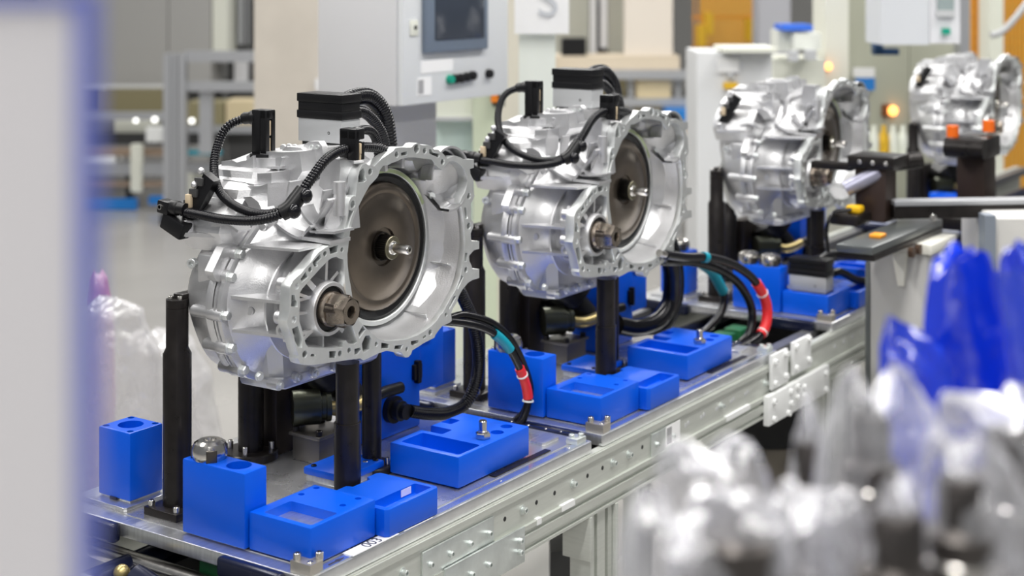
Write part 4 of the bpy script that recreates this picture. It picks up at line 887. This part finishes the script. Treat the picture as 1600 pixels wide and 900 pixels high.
# station frame behind the second pallet
parts('glazed_machine_cell', 'pale green machine frame with an aqua window beside the operator cabinet', 'machine',
      [('window', AQUA, [(672, 738, 188, 420, 5.25, .03)]), ('top_panel', PALEC, [(672, 738, 60, 187, 5.22, .05)]), ('post', PGREEN, [(739, 777, -200, vfloor(5.2), 5.15, .10)]), ('base_panel', PALEC, [(672, 738, 421, vfloor(5.25), 5.25, .05)]), ('seam', GREYP, [(672, 739, 183, 189, 5.20, .03)])])
parts('beige_partition', 'beige sheet panel between the operator cabinet and the white post', 'panel', [('sheet', mat('warm_beige_sheet', (.66, .62, .54), .6), [(777, 812, -200, vfloor(5.6), 5.6, .05)])])
parts('signal_plate', 'black plate with an orange signal lamp on the beige panel', 'signal lamp', [('plate', mat('olive_black', (.05, .05, .03), .5), [(769, 789, 108, 166, 5.11, .04)]), ('lamp', mat('orange_lens', (.8, .22, .01), .3), [(767, 778, 146, 160, 5.08, .03)])])
parts('white_post', 'white square post carrying the paper sheet', 'post', [('shaft', mat('mint_white', (.78, .82, .76), .5), [(811, 868, -200, vfloor(5.0), 5.0, .12)])])
r = thing('paper_sheet', 'white paper sheet with a hand drawn S taped to the white post', 'paper')
vbox(MB(), 804, 889, -60, 53, 4.96, .004).build('sheet', PAPER, r, 0)
o = text('S', .16, (0, 0, 0), Matrix.Identity(3), mat('grey_marker', (.55, .57, .60), .7), 'handwriting', r, .0005)
q = at(856, 2, 4.95); o.data.transform(Matrix.Translation(q) @ Matrix.Rotation(YAW-PI/2, 4, 'Z') @ Matrix.Rotation(PI/2, 4, 'X')); settle(r)
# middle distance: store racks, cartons, shelf
parts('tall_store_cabinet', 'tall grey green store cabinets in the far middle', 'cabinet',
      [('door', mat('grey_green_door', (.42, .42, .36), .5), [(868, 920, -200, 90, 10.4, .4), (950, 978, -200, 95, 10.4, .4)]), ('gap', DARKM, [(918, 950, -200, 92, 10.6, .3)]), ('post', LGREY, [(922, 932, -200, 92, 10.35, .06), (938, 949, -200, 75, 10.35, .06)]), ('base', OLIVE, [(868, 978, 96, vfloor(10.5), 10.6, .3)])])
one('beige_board', 'pale beige board standing in front of the far store cabinets', 'board', mat('pale_beige_board', (.72, .66, .58), .6), 976, 1051, -200, 87, 9.85, .1)
one('monitor', 'black box monitor on the far shelf', 'monitor', BLACKP, 878, 916, 60, 87.5, 9.85, .2)
parts('far_shelf', 'long beige shelf with grey rails in the far middle', 'shelf',
      [('board', mat('sand_board', (.64, .55, .42), .6), [(868, 1062, 88, 108, 9.8, .4)]), ('rail', STEELG, [(900, 1095, 110, 124, 9.7, .1), (900, 1095, 154, 166, 9.7, .1)]), ('leg', STEELG, [(982, 990, 108, vfloor(9.8), 9.8, .06), (1055, 1064, 108, vfloor(9.8), 9.8, .06)]), ('drawer', SAND, [(995, 1048, 124, 154, 9.75, .3)]), ('back_panel', mat('khaki_panel', (.34, .31, .22), .6), [(868, 1095, 166, 210, 10.1, .1)])])
one('tote_bin', 'blue tote bin on the floor under the far shelf', 'bin', BLUEP, 1042, 1094, 172, 190, 9.5, .3)
one('carton', 'brown carton beside the white cabinet under the shelf', 'box', mat('brown_carton', (.45, .30, .15), .7), 1066, 1094, 192, 216, 9.4, .3)
r = thing('robot_cage', 'orange steel mesh robot cage in the far background', 'cage')
for u in range(1084, 1186, 9): vbox(MB(), u, u+2.2, -200, 78, 12.0, .02).build('bar', ORANGE, r, 0)
for v in (-20, 25, 72): vbox(MB(), 1082, 1184, v, v+4, 12.02, .03).build('rail', ORANGE, r, 0)
vbox(MB(), 1095, 1180, -200, 70, 13.0, .1).build('robot_guard', mat('orange_guard', (.72, .40, .08), .6), r, 0)
for (u, v) in ((1092, 40), (1104, 20), (1168, 30)): vbox(MB(), u, u+11, v, v+34, 11.8, .2).build('robot_arm', YELLOW, r, 0)
settle(r)
one('grey_pillar', 'grey square pillar right of the orange cage', 'pillar', mat('cool_grey_pillar', (.45, .46, .50), .6), 1186, 1235, -200, vfloor(11.0), 11.0, .3)
# white cabinet and machine behind the third transmission
parts('control_cabinet', 'white upright control cabinet left of the third transmission', 'cabinet',
      [('body', mat('cabinet_white', (.70, .71, .72), .5), [(1089, 1206, 82, vfloor(6.3), 6.3, .4)]), ('label', PAPER, [(1121, 1155, 91, 113, 6.28, .01)]), ('handle', YELLOW, [(1131, 1153, 129, 139, 6.27, .02)]), ('lock', GREYP, [(1137, 1147, 114, 122, 6.28, .015)]), ('top_cover', CREAM, [(1130, 1215, 75, 82, 6.2, .3)])])
parts('test_machine', 'cream test machine with a blue lid behind the third transmission', 'machine',
      [('housing', CREAM, [(1207, 1290, 92, vfloor(6.9), 6.9, .4)]), ('tower', mat('pale_tower', (.74, .76, .70), .5), [(1216, 1240, 48, 80, 6.8, .2), (1240, 1283, 52, 78, 6.7, .2)]), ('blue_lid', mat('bright_blue_lid', (.04, .16, .72), .4), [(1222, 1270, 39, 48, 6.7, .2)]), ('fixture', GREYP, [(1236, 1248, 80, 96, 6.6, .1), (1262, 1276, 78, 94, 6.6, .1)])])
def lamp(name, label, u, v, d, c, s, rr=.022):
    r = thing(name, label, 'signal lamp'); p = at(u, v, d)
    m = MB(); m.ball(p, rr, n=12); m.build('bulb', mat(name+label[:6], c, .3, emit=(c, s)), r); m = MB(); m.rbox(p.x-.02, p.x+.05, p.y+.018, p.y+.05, p.z-.03, p.z+.03, .004); m.build('socket', mat('lamp_socket', (.25, .08, .02), .5), r); return settle(r)
lamp('signal_lamp', 'glowing orange signal lamp on the cream column', 1294, 104, 6.975, (1, .42, .10), 4, .017)
lamp('signal_lamp', 'glowing yellow signal lamp right of the third transmission', 1395, 173, 7.375, (1, .55, .02), 2.5, .024)
parts('cream_column', 'cream square column right behind the third transmission', 'column', [('shaft', mat('cream_column_paint', (.70, .70, .62), .5), [(1290, 1326, -200, vfloor(7.0), 7.0, .3)])])
parts('partition_wall', 'khaki partition panels behind the third and farthest transmissions', 'panel', [('panel', mat('khaki_partition', (.47, .48, .385), .6), [(1326, 1420, -200, vfloor(7.4), 7.4, .06), (1421, 1502, -200, vfloor(7.4), 7.4, .06)])])
parts('notice_board', 'blue sign under a white sheet on the khaki partition', 'sign', [('sign', mat('sign_blue', (.02, .22, .66), .4), [(1338, 1367, 122, 141, 7.35, .02)]), ('sheet', PAPER, [(1334, 1367, 106, 121, 7.35, .02)])])
parts('control_box', 'light grey control box with display and green button on a blue bracket', 'control box',
      [('bracket', NAVY, [(1367, 1380, -120, 86, 6.2, .06), (1367, 1405, 76, 86, 6.2, .06)]), ('body', mat('box_grey', (.62, .64, .67), .45), [(1376, 1452, -120, 70, 5.9, .25)]), ('front', mat('box_front', (.72, .72, .75), .45), [(1453, 1500, -120, 68, 5.9, .22)]), ('display', mat('display_green_grey', (.30, .36, .36), .2), [(1466, 1491, -20, 16, 5.88, .02)]), ('display_frame', GREYP, [(1464, 1492, 16, 26, 5.88, .02)]), ('green_button', mat('green_button', (.0, .30, .20), .35), [(1473, 1485, 44, 54, 5.87, .02)])])
parts('aluminium_post', 'grey aluminium post right of the control box', 'post', [('shaft', STEELG, [(1500, 1516, -200, vfloor(7.0), 7.0, .1)])])
r = thing('mesh_guard', 'orange mesh guard panels at the upper right', 'guard')
for u in list(range(1517, 1546, 5))+list(range(1570, 1606, 6)): vbox(MB(), u, u+1.6, -200, vfloor(8.6), 8.6, .02).build('bar', ORANGE, r, 0)
for v in range(-30, 120, 16): vbox(MB(), 1516, 1610, v, v+2, 8.62, .02).build('wire', ORANGE, r, 0)
vbox(MB(), 1516, 1546, -200, vfloor(9.0), 9.0, .05).build('screen', mat('amber_screen', (.55, .20, .03), .5), r, 0); vbox(MB(), 1568, 1612, -200, vfloor(9.0), 9.0, .05).build('screen', mat('yellow_screen', (.70, .40, .06), .5), r, 0)
settle(r)
parts('pale_pillar', 'pale pillar between the orange mesh panels', 'pillar', [('shaft', PALEC, [(1546, 1568, -200, vfloor(8.4), 8.4, .2)])])
r = thing('hanging_cable', 'thick grey cable hanging across the orange mesh', 'cable'); m = MB(); m.tube([at(1548, 55, 7.2), at(1565, 50, 7.2), at(1585, 30, 7.2), at(1612, -5, 7.2)], .016, 8, step=.03); m.build('cable', GREYP, r); settle(r)
# oil bottles on the bench under the notice board
for i, (u, c) in enumerate(((1352, PALEC), (1366, PALEC), (1381, YELLOW), (1396, PALEC), (1411, PALEC))):
    p = at(u, 250, 6.6); m = MB(); m.lathe([(.02, 0), (.022, .01), (.022, .10), (.010, .13), (.010, .15)], p, (0,0,1), 12)
    settle(tag(m.build('oil_bottle', c), ['white bottle leftmost in the row on the bench by the partition', 'white bottle second from left on the bench by the partition', 'yellow bottle in the row on the bench by the partition', 'white bottle right of the yellow one on the bench', 'white bottle rightmost in the row on the bench'][i], 'bottle', 'bottles on the bench'))
parts('work_bench', 'pale bench carrying the row of bottles', 'bench', [('top', PALEC, [(1330, 1440, 250, 258, 6.55, .3)]), ('leg', GREYP, [(1332, 1338, 258, vfloor(6.6), 6.6, .05), (1430, 1436, 258, vfloor(6.6), 6.6, .05)])])

parts('drive_cabinet', 'black and beige floor cabinet standing under the conveyor', 'cabinet',
      [('black_top', mat('cabinet_black', (.02, .02, .022), .5), [(1085, 1262, 640, 702, 4.45, .3)]), ('body', mat('cabinet_beige', (.34, .30, .25), .6), [(1120, 1262, 703, vfloor(4.5), 4.47, .3)]), ('back', mat('cabinet_grey', (.22, .215, .21), .5), [(1085, 1262, 575, 639, 4.5, .25)]), ('grille', BLACKM, [(1143, 1157, 703, 722, 4.46, .02), (1160, 1176, 705, 722, 4.46, .02), (1180, 1196, 708, 724, 4.46, .02)])])
parts('air_unit', 'black pneumatic unit lying on the floor left of the conveyor leg', 'valve unit', [('body', BLACKP, [(868, 905, 815, 835, 3.3, .1), (905, 930, 840, 862, 3.3, .08)]), ('base', DARKM, [(860, 935, 862, vfloor(3.3), 3.3, .12)]), ('knob', STEEL, [(900, 910, 868, 880, 3.28, .03)])])
# ------------------------------------------------------------------ measuring station on the right of the third pallet
r = thing('station_pedestal', 'white steel pedestal with a cap plate in front of the third pallet', 'pedestal')
c = at(1449, 480, 3.80); m = MB(); m.rbox(c.x, c.x+.13, c.y, c.y+.15, FLZ, .185, .004); m.build('column', mat('pedestal_white', (.46, .455, .44), .5), r)
m = MB(); m.rbox(c.x-.01, c.x+.18, c.y-.015, c.y+.17, .186, .212, .003); m.build('cap_plate', mat('cap_cream', (.74, .73, .66), .5), r)
m = MB(); m.prism([(c.y+.05, .184), (c.y+.09, .184), (c.y+.075, .10), (c.y+.06, .10)], c.x-.006, c.x, 'yz'); m.build('gusset', MATS['cap_cream'], r)
m = MB(); m.rbox(c.x-.002, c.x+.012, c.y+.15, c.y+.162, FLZ, .15, .001); m.build('edge_strip', mat('dark_grey_strip', (.10, .11, .11), .4), r)
settle(r); PC = c
def gauge(name, label):
    r = thing(name, label, 'gauge')
    m = MB(); m.rbox(1.74, 2.24, -.195, -.105, .2275, .247, .003); m.build('slide_plate', mat('slide_grey', (.13, .14, .14), .3, .5), r)
    m = MB(); m.rbox(1.745, 2.235, -.197, -.103, .2125, .227, .002); m.build('slide_rail', BLACKM, r)
    for xx in (1.98, 2.03): m = MB(); m.cyl((xx, -.21, .20), (xx, -.198, .20), .013, 14); m.build('roller_cam', mat('brown_steel', (.10, .06, .04), .4, .7), r)
    m = MB(); m.rbox(2.085, 2.165, -.098, -.015, .2475, .385, .004); m.build('tower', mat('dark_brown_tower', (.045, .028, .022), .4, .3), r)
    m = MB(); m.rbox(1.99, 2.10, -.06, .015, .2475, .275, .004); m.build('carriage', BLACKM, r)
    m = MB(); m.rbox(2.07, 2.185, -.125, .0, .385, .418, .003); h = m.build('head', BLACKM, r)
    for i in range(3): m = MB(); m.socket((2.07, -.105+i*.035, .402), (-1,0,0), .006, .004); m.build('bolt', STEEL, h)
    m = MB(); m.cyl((2.20, -.06, .385), (2.26, -.13, .395), .022, 18); m.build('cylinder', BLACKM, r)
    m = MB(); m.rbox(2.10, 2.135, .0, .115, .372, .392, .003); m.build('finger', BLACKM, r)
    m = MB(); m.cyl((2.10, -.075, .375), (2.06, .0, .330), .020, 18); m.build('probe_sleeve', mat('violet_grey_sleeve', (.36, .36, .46), .35, .5), r)
    m = MB(); m.rbox(2.02, 2.055, -.055, -.015, .2755, .295, .006); m.build('sensor', mat('sensor_amber', (.85, .50, .01), .3), r)
    m = MB(); m.tube([(2.02, -.03, .285), (1.98, .0, .28), (1.96, .01, .24), (1.97, .01, .18)], .005, 8); m.build('cable', RUBBER, r)
    m = MB(); m.rbox(1.86, 1.90, -.17, -.14, .2472, .256, .002); m.build('orange_tag', mat('orange_tag', (.85, .33, .02), .4), r)
    return settle(r)
gauge('measuring_gauge', 'black measuring gauge with sliding plate reaching into the third transmission')
r = thing('guide_beam', 'long black beam with a bright top edge right of the pedestal', 'beam')
A = at(1398, 322, 3.9); m = MB(); m.rbox(A.x, A.x+1.3, A.y-.12, A.y-.075, A.z-.028, A.z, .002)
M = Matrix.Translation(A) @ Matrix.Rotation(YAW-PI/2+.10, 4, 'Z')
m = MB(); m.rbox(0, .62, 0, .05, -.034, 0, .002, 1, M); m.build('beam', BLACKM, r); m = MB(); m.rbox(0, .62, -.004, .05, 0, .012, .001, 1, M); m.build('top_edge', STEELG, r)
for u in (.235, .265, .10): m = MB(); m.socket(M @ Vector((u, -.001, -.03)), M.to_3x3() @ Vector((0,-1,0)), .009, .008); m.build('bolt', STEEL, r)
settle(r)
r = thing('beam_post', 'grey aluminium post under the black beam', 'post'); vbox(MB(), 1539, 1556, 337, vfloor(3.7), 3.75, .05).build('shaft', mat('blue_grey_profile', (.30, .34, .40), .4, .5), r, 0); settle(r)
one('switch_cabinet', 'pale grey switch cabinet at the right edge under the beam', 'cabinet', mat('pale_switch_grey', (.66, .65, .62), .5), 1557, 1680, 340, vfloor(3.8), 3.8, .3, b=.004)
r = thing('clamping_unit', 'black clamping unit with two orange caps in front of the farthest transmission', 'clamp')
q = at(1525, 228, 4.35)
m = MB(); m.rbox(q.x-.06, q.x+.07, q.y-.05, q.y+.05, q.z-.03, q.z+.03, .006); m.cyl((q.x-.08, q.y-.05, q.z), (q.x-.08, q.y+.06, q.z), .028, 16); m.build('body', BLACKM, r)
for dx, dz in ((-.055, 0), (.03, .012)): m = MB(); m.cyl((q.x+dx, q.y+dx*-.9, q.z+.028+dz), (q.x+dx, q.y+dx*-.9, q.z+.06+dz), .017, 14); m.build('cap', mat('orange_cap', (.90, .16, .01), .35), r)
m = MB(); m.rbox(q.x-.02, q.x+.09, q.y-.03, q.y+.05, q.z-.19, q.z-.03, .004); m.build('block', mat('dark_brown_tower', (.045, .028, .022), .4, .3), r)
m = MB(); m.rbox(q.x-.14, q.x+.35, q.y-.26, q.y+.09, q.z-.225, q.z-.19, .004); m.build('base', BLACKM, r)
m = MB(); m.rbox(q.x+.05, q.x+.30, q.y-.20, q.y+.02, q.z-.27, q.z-.225, .004); m.build('support', PALEC, r)
m = MB(); m.box(q.x+.12, q.x+.20, q.y-.10, q.y-.04, FLZ, q.z-.27); m.build('leg', GREYP, r)
settle(r)
# ------------------------------------------------------------------ foreground: trolley with bagged parts, and a white door edge
r = thing('parts_trolley', 'grey trolley tray carrying the bagged parts in the right foreground', 'trolley')
TZ = .30; f = lambda a, b: CAM+Vector((math.cos(YAW), math.sin(YAW), 0))*a+Vector((math.sin(YAW), -math.cos(YAW), 0))*b
Mt = Matrix.Translation((CAM.x, CAM.y, 0)) @ Matrix.Rotation(YAW-PI/2, 4, 'Z')
m = MB(); m.rbox(.02, .75, .70, 1.42, TZ-.02, TZ, .004, 1, Mt); m.build('tray', LGREY, r)
for a, b in ((.05, .74), (.70, .74), (.05, 1.37), (.70, 1.37)):
    m = MB(); m.rbox(a, a+.03, b, b+.03, FLZ, TZ-.0205, .002, 1, Mt); m.build('leg', GREYP, r)
settle(r)
def film(name, color, a0, a1, rough):
    """thin plastic film: clear face on, denser where it is seen edge on"""
    m = bpy.data.materials.new(name); m.use_nodes = True; nt = m.node_tree; b = nt.nodes['Principled BSDF']; out = nt.nodes['Material Output']
    b.inputs['Base Color'].default_value = (*color, 1); b.inputs['Roughness'].default_value = rough; b.inputs['Specular IOR Level'].default_value = 1.0
    n = nt.nodes.new('ShaderNodeTexNoise'); n.inputs['Scale'].default_value = 12; n.inputs['Detail'].default_value = 2
    tc = nt.nodes.new('ShaderNodeTexCoord'); nt.links.new(tc.outputs['Object'], n.inputs['Vector'])
    bp = nt.nodes.new('ShaderNodeBump'); bp.inputs['Strength'].default_value = .9; bp.inputs['Distance'].default_value = .02
    nt.links.new(n.outputs[0], bp.inputs['Height']); nt.links.new(bp.outputs[0], b.inputs['Normal'])
    lw = nt.nodes.new('ShaderNodeLayerWeight'); lw.inputs['Blend'].default_value = .35; nt.links.new(bp.outputs[0], lw.inputs['Normal'])
    mr = nt.nodes.new('ShaderNodeMapRange'); mr.inputs['To Min'].default_value = a0; mr.inputs['To Max'].default_value = a1; nt.links.new(lw.outputs['Facing'], mr.inputs[0])
    tr = nt.nodes.new('ShaderNodeBsdfTransparent'); tr.inputs[0].default_value = (*(min(1, .5+c*.5) for c in color), 1) if max(color)-min(color) < .3 else (.25, .35, 1, 1)
    gl = nt.nodes.new('ShaderNodeBsdfGlossy'); gl.inputs['Roughness'].default_value = rough; nt.links.new(bp.outputs[0], gl.inputs['Normal'])
    mx = nt.nodes.new('ShaderNodeMixShader'); nt.links.new(mr.outputs[0], mx.inputs[0]); nt.links.new(tr.outputs[0], mx.inputs[1]); nt.links.new(b.outputs[0], mx.inputs[2])
    m2 = nt.nodes.new('ShaderNodeMixShader'); m2.inputs[0].default_value = .10; nt.links.new(mx.outputs[0], m2.inputs[1]); nt.links.new(gl.outputs[0], m2.inputs[2])
    nt.links.new(m2.outputs[0], out.inputs['Surface']); return m
CLEAR = film('clear_plastic_film', (.90, .90, .94), .17, .85, .09); BFILM = film('blue_plastic_film', (.002, .04, .72), .72, .95, .10)
def bag(label, us, d, v0, mm, seed, flat=.55, name='plastic_bag', group='bagged parts on the trolley', lean=0.0):
    """us: (row, left, right) silhouettes from the top down; a crumpled film sleeve with real girth"""
    rnd = random.Random(seed); n = 40; secs = []
    ph = [rnd.uniform(0, 6.28) for _ in range(8)]
    rows = us+[(v0, us[-1][1]-6, us[-1][2]+6)]
    fine = []
    for (va, la, ra), (vb, lb, rb) in zip(rows, rows[1:]):
        k = max(2, int(abs(vb-va)/14))
        for i in range(k): t = i/k; s = t*t*(3-2*t); fine.append((va+(vb-va)*t, la+(lb-la)*s, ra+(rb-ra)*s))
    fine.append(rows[-1])
    R3 = Matrix.Rotation(YAW-PI/2, 3, 'Z')
    for k, (v, l, rgt) in enumerate(fine):
        a, b = at(l, v, d), at(rgt, v, d); c = (a+b)/2; hw = (b-a).length/2; ring = []
        for i in range(n):
            t = 2*PI*i/n; w_ = 1+.12*math.sin(3*t+ph[0]+k*.16)+.10*math.sin(5*t+ph[1]-k*.21)+.03*math.sin(9*t+ph[2]+k*.3)
            ring.append(c+R3 @ Vector((hw*math.cos(t)*(1+.3*(w_-1)), hw*flat*math.sin(t)*w_+lean*k, .012*math.sin(2*t+ph[3])+.004*math.sin(7*t+ph[4]+k))))
        secs.append(ring)
    m = MB(); m.loft(secs, True, False); o = m.build(name, mm, smooth=80)
    return settle(tag(o, label, 'plastic bag', group))
def vtray(d): return (CAM.z-TZ)/d*FPX+CYP
def shaft(label, u, v0, d, rr, kind=0):
    p = at(u, v0, d); top = p.z; x, y = p.x, p.y; r = thing('steel_shaft_part', label, 'shaft', group='steel parts in the bags'); H = top-TZ
    m = MB(); m.lathe([(rr*.9, 0.001), (rr, .004), (rr, H-.085), (rr*.8, H-.082), (rr*.8, H-.066), (rr, H-.064), (rr, H-.032), (rr*.66, H-.028), (rr*.66, H-.004), (rr*.55, H)], (x, y, TZ), (0,0,1), 28); m.build('shaft', mat('dull_shaft_steel', (.11, .10, .095), .35, .9), r)
    m = MB(); m.lathe([(rr*1.0, H-.055), (rr*1.06, H-.054), (rr*1.06, H-.046), (rr*1.0, H-.045)], (x, y, TZ), (0,0,1), 28, caps=False); m.build('ring', STEEL, r)
    return settle(r)
W = [('left of the clear bags', 1155, 832, .84, .030), ('wide clear bag near the conveyor', 1130, 752, .97, .018), ('tall clear bag in the middle', 1362, 648, 1.00, .016), ('low clear bag at the bottom', 1402, 800, .84, .020), ('clear bag at lower right', 1502, 742, .86, .0185), ('clear bag at the right edge', 1578, 668, .98, .020), ('small pointed clear bag', 1262, 690, 1.05, .013)]
for lab, u, v, d, rr in W: shaft('dark steel shaft part inside the '+lab, u, v, d, rr*1.15)
bag('broad clear plastic bag at the lower left, over a wide steel part', [(798, 1040, 1090), (802, 1008, 1140), (815, 985, 1185), (850, 972, 1215), (900, 966, 1240)], .84, vtray(.84), CLEAR, 1, .6)
bag('wide clear plastic bag closest to the conveyor rail', [(716, 1060, 1140), (720, 1036, 1172), (740, 1024, 1192), (780, 1030, 1205), (840, 1040, 1225)], .97, vtray(.97), CLEAR, 2, .5)
bag('small pointed clear plastic bag left of the tall one', [(636, 1260, 1266), (660, 1250, 1280), (700, 1238, 1290), (780, 1226, 1294), (830, 1222, 1300)], 1.05, vtray(1.05), CLEAR, 3, .6)
bag('tall clear plastic bag in the middle of the foreground heap', [(602, 1332, 1396), (608, 1318, 1418), (640, 1302, 1440), (690, 1286, 1468), (720, 1280, 1446), (790, 1272, 1438), (880, 1262, 1440)], 1.0, vtray(1.0), CLEAR, 4, .5)
bag('low broad clear plastic bag at the bottom edge, left of the standing shafts', [(792, 1235, 1300), (800, 1205, 1330), (840, 1190, 1365), (900, 1180, 1380)], .88, vtray(.88), CLEAR, 11, .6)
bag('low clear plastic bag at the bottom of the foreground heap', [(780, 1382, 1424), (788, 1370, 1440), (830, 1362, 1450), (900, 1352, 1462)], .84, vtray(.84), CLEAR, 5, .6)
bag('clear plastic bag at the lower right corner of the heap', [(702, 1468, 1522), (710, 1456, 1540), (770, 1448, 1590), (880, 1440, 1640)], .86, vtray(.86), CLEAR, 6, .55)
bag('clear plastic bag at the right picture edge', [(640, 1468, 1600), (646, 1464, 1630), (690, 1470, 1650), (800, 1490, 1660)], .98, vtray(.98), CLEAR, 7, .5)
bag('large blue plastic bag standing right of the pedestal', [(408, 1470, 1553), (411, 1453, 1557), (430, 1449, 1560), (480, 1443, 1568), (520, 1444, 1578), (580, 1440, 1590), (640, 1442, 1600), (760, 1430, 1610)], 1.30, vtray(1.30), BFILM, 8, .5, group='blue bags on the trolley')
bag('creased blue plastic bag at the right picture edge', [(405, 1564, 1604), (409, 1558, 1622), (440, 1560, 1640), (500, 1570, 1650), (600, 1580, 1680)], 1.24, vtray(1.24), film('blue_clear_film', (.03, .09, .78), .35, .9, .1), 9, .5, group='blue bags on the trolley')
bag('small blue plastic bag with a pointed corner, left of the large one', [(520, 1386, 1390), (532, 1381, 1406), (548, 1378, 1445), (570, 1375, 1475), (620, 1376, 1490), (680, 1388, 1495), (760, 1396, 1490)], 1.22, vtray(1.22), film('thin_blue_film', (.01, .06, .76), .50, .9, .12), 10, .5, group='blue bags on the trolley')
# sacks standing on the floor behind the line, seen past the left post
HAZE = film('hazy_sack_film', (.80, .79, .80), .30, .75, .2)
bag('hazy plastic sack on the floor behind the square blue block', [(470, 150, 190), (485, 125, 225), (560, 110, 250), (700, 100, 270)], 4.3, vfloor(4.3), HAZE, 21, .6, group='hazy sacks behind the line')
bag('hazy plastic sack on the floor left of the stepped black post', [(520, 215, 250), (535, 190, 300), (600, 180, 330), (720, 175, 350)], 4.7, vfloor(4.7), HAZE, 22, .6, group='hazy sacks behind the line')
bag('pink plastic bag on the floor at the left behind the white panel', [(428, 145, 158), (440, 138, 166), (470, 134, 172), (520, 130, 178)], 4.9, vfloor(4.9), film('pink_film', (.75, .30, .42), .55, .8, .3), 23, .6, group='hazy sacks behind the line')
# white door edge close to the lens
r = thing('white_guard_panel', 'white panel with a blue edge strip, blurred in the left foreground', 'panel')
vbox(MB(), -900, 117, 6, 1500, .46, .012).build('sheet', mat('white_sheet', (.84, .82, .84), .5), r, 0)
vbox(MB(), 118, 133, -16, 1500, .458, .016).build('edge_strip', BLUE2, r, 0); vbox(MB(), -900, 117.5, -16, 5, .458, .016).build('edge_strip', BLUE2, r, 0)
a = at(60, 1500, .46); vbox(MB(), -700, 60, 1500, vfloor(.48), .48, .02).build('stand', GREYP, r, 0)
settle(r)
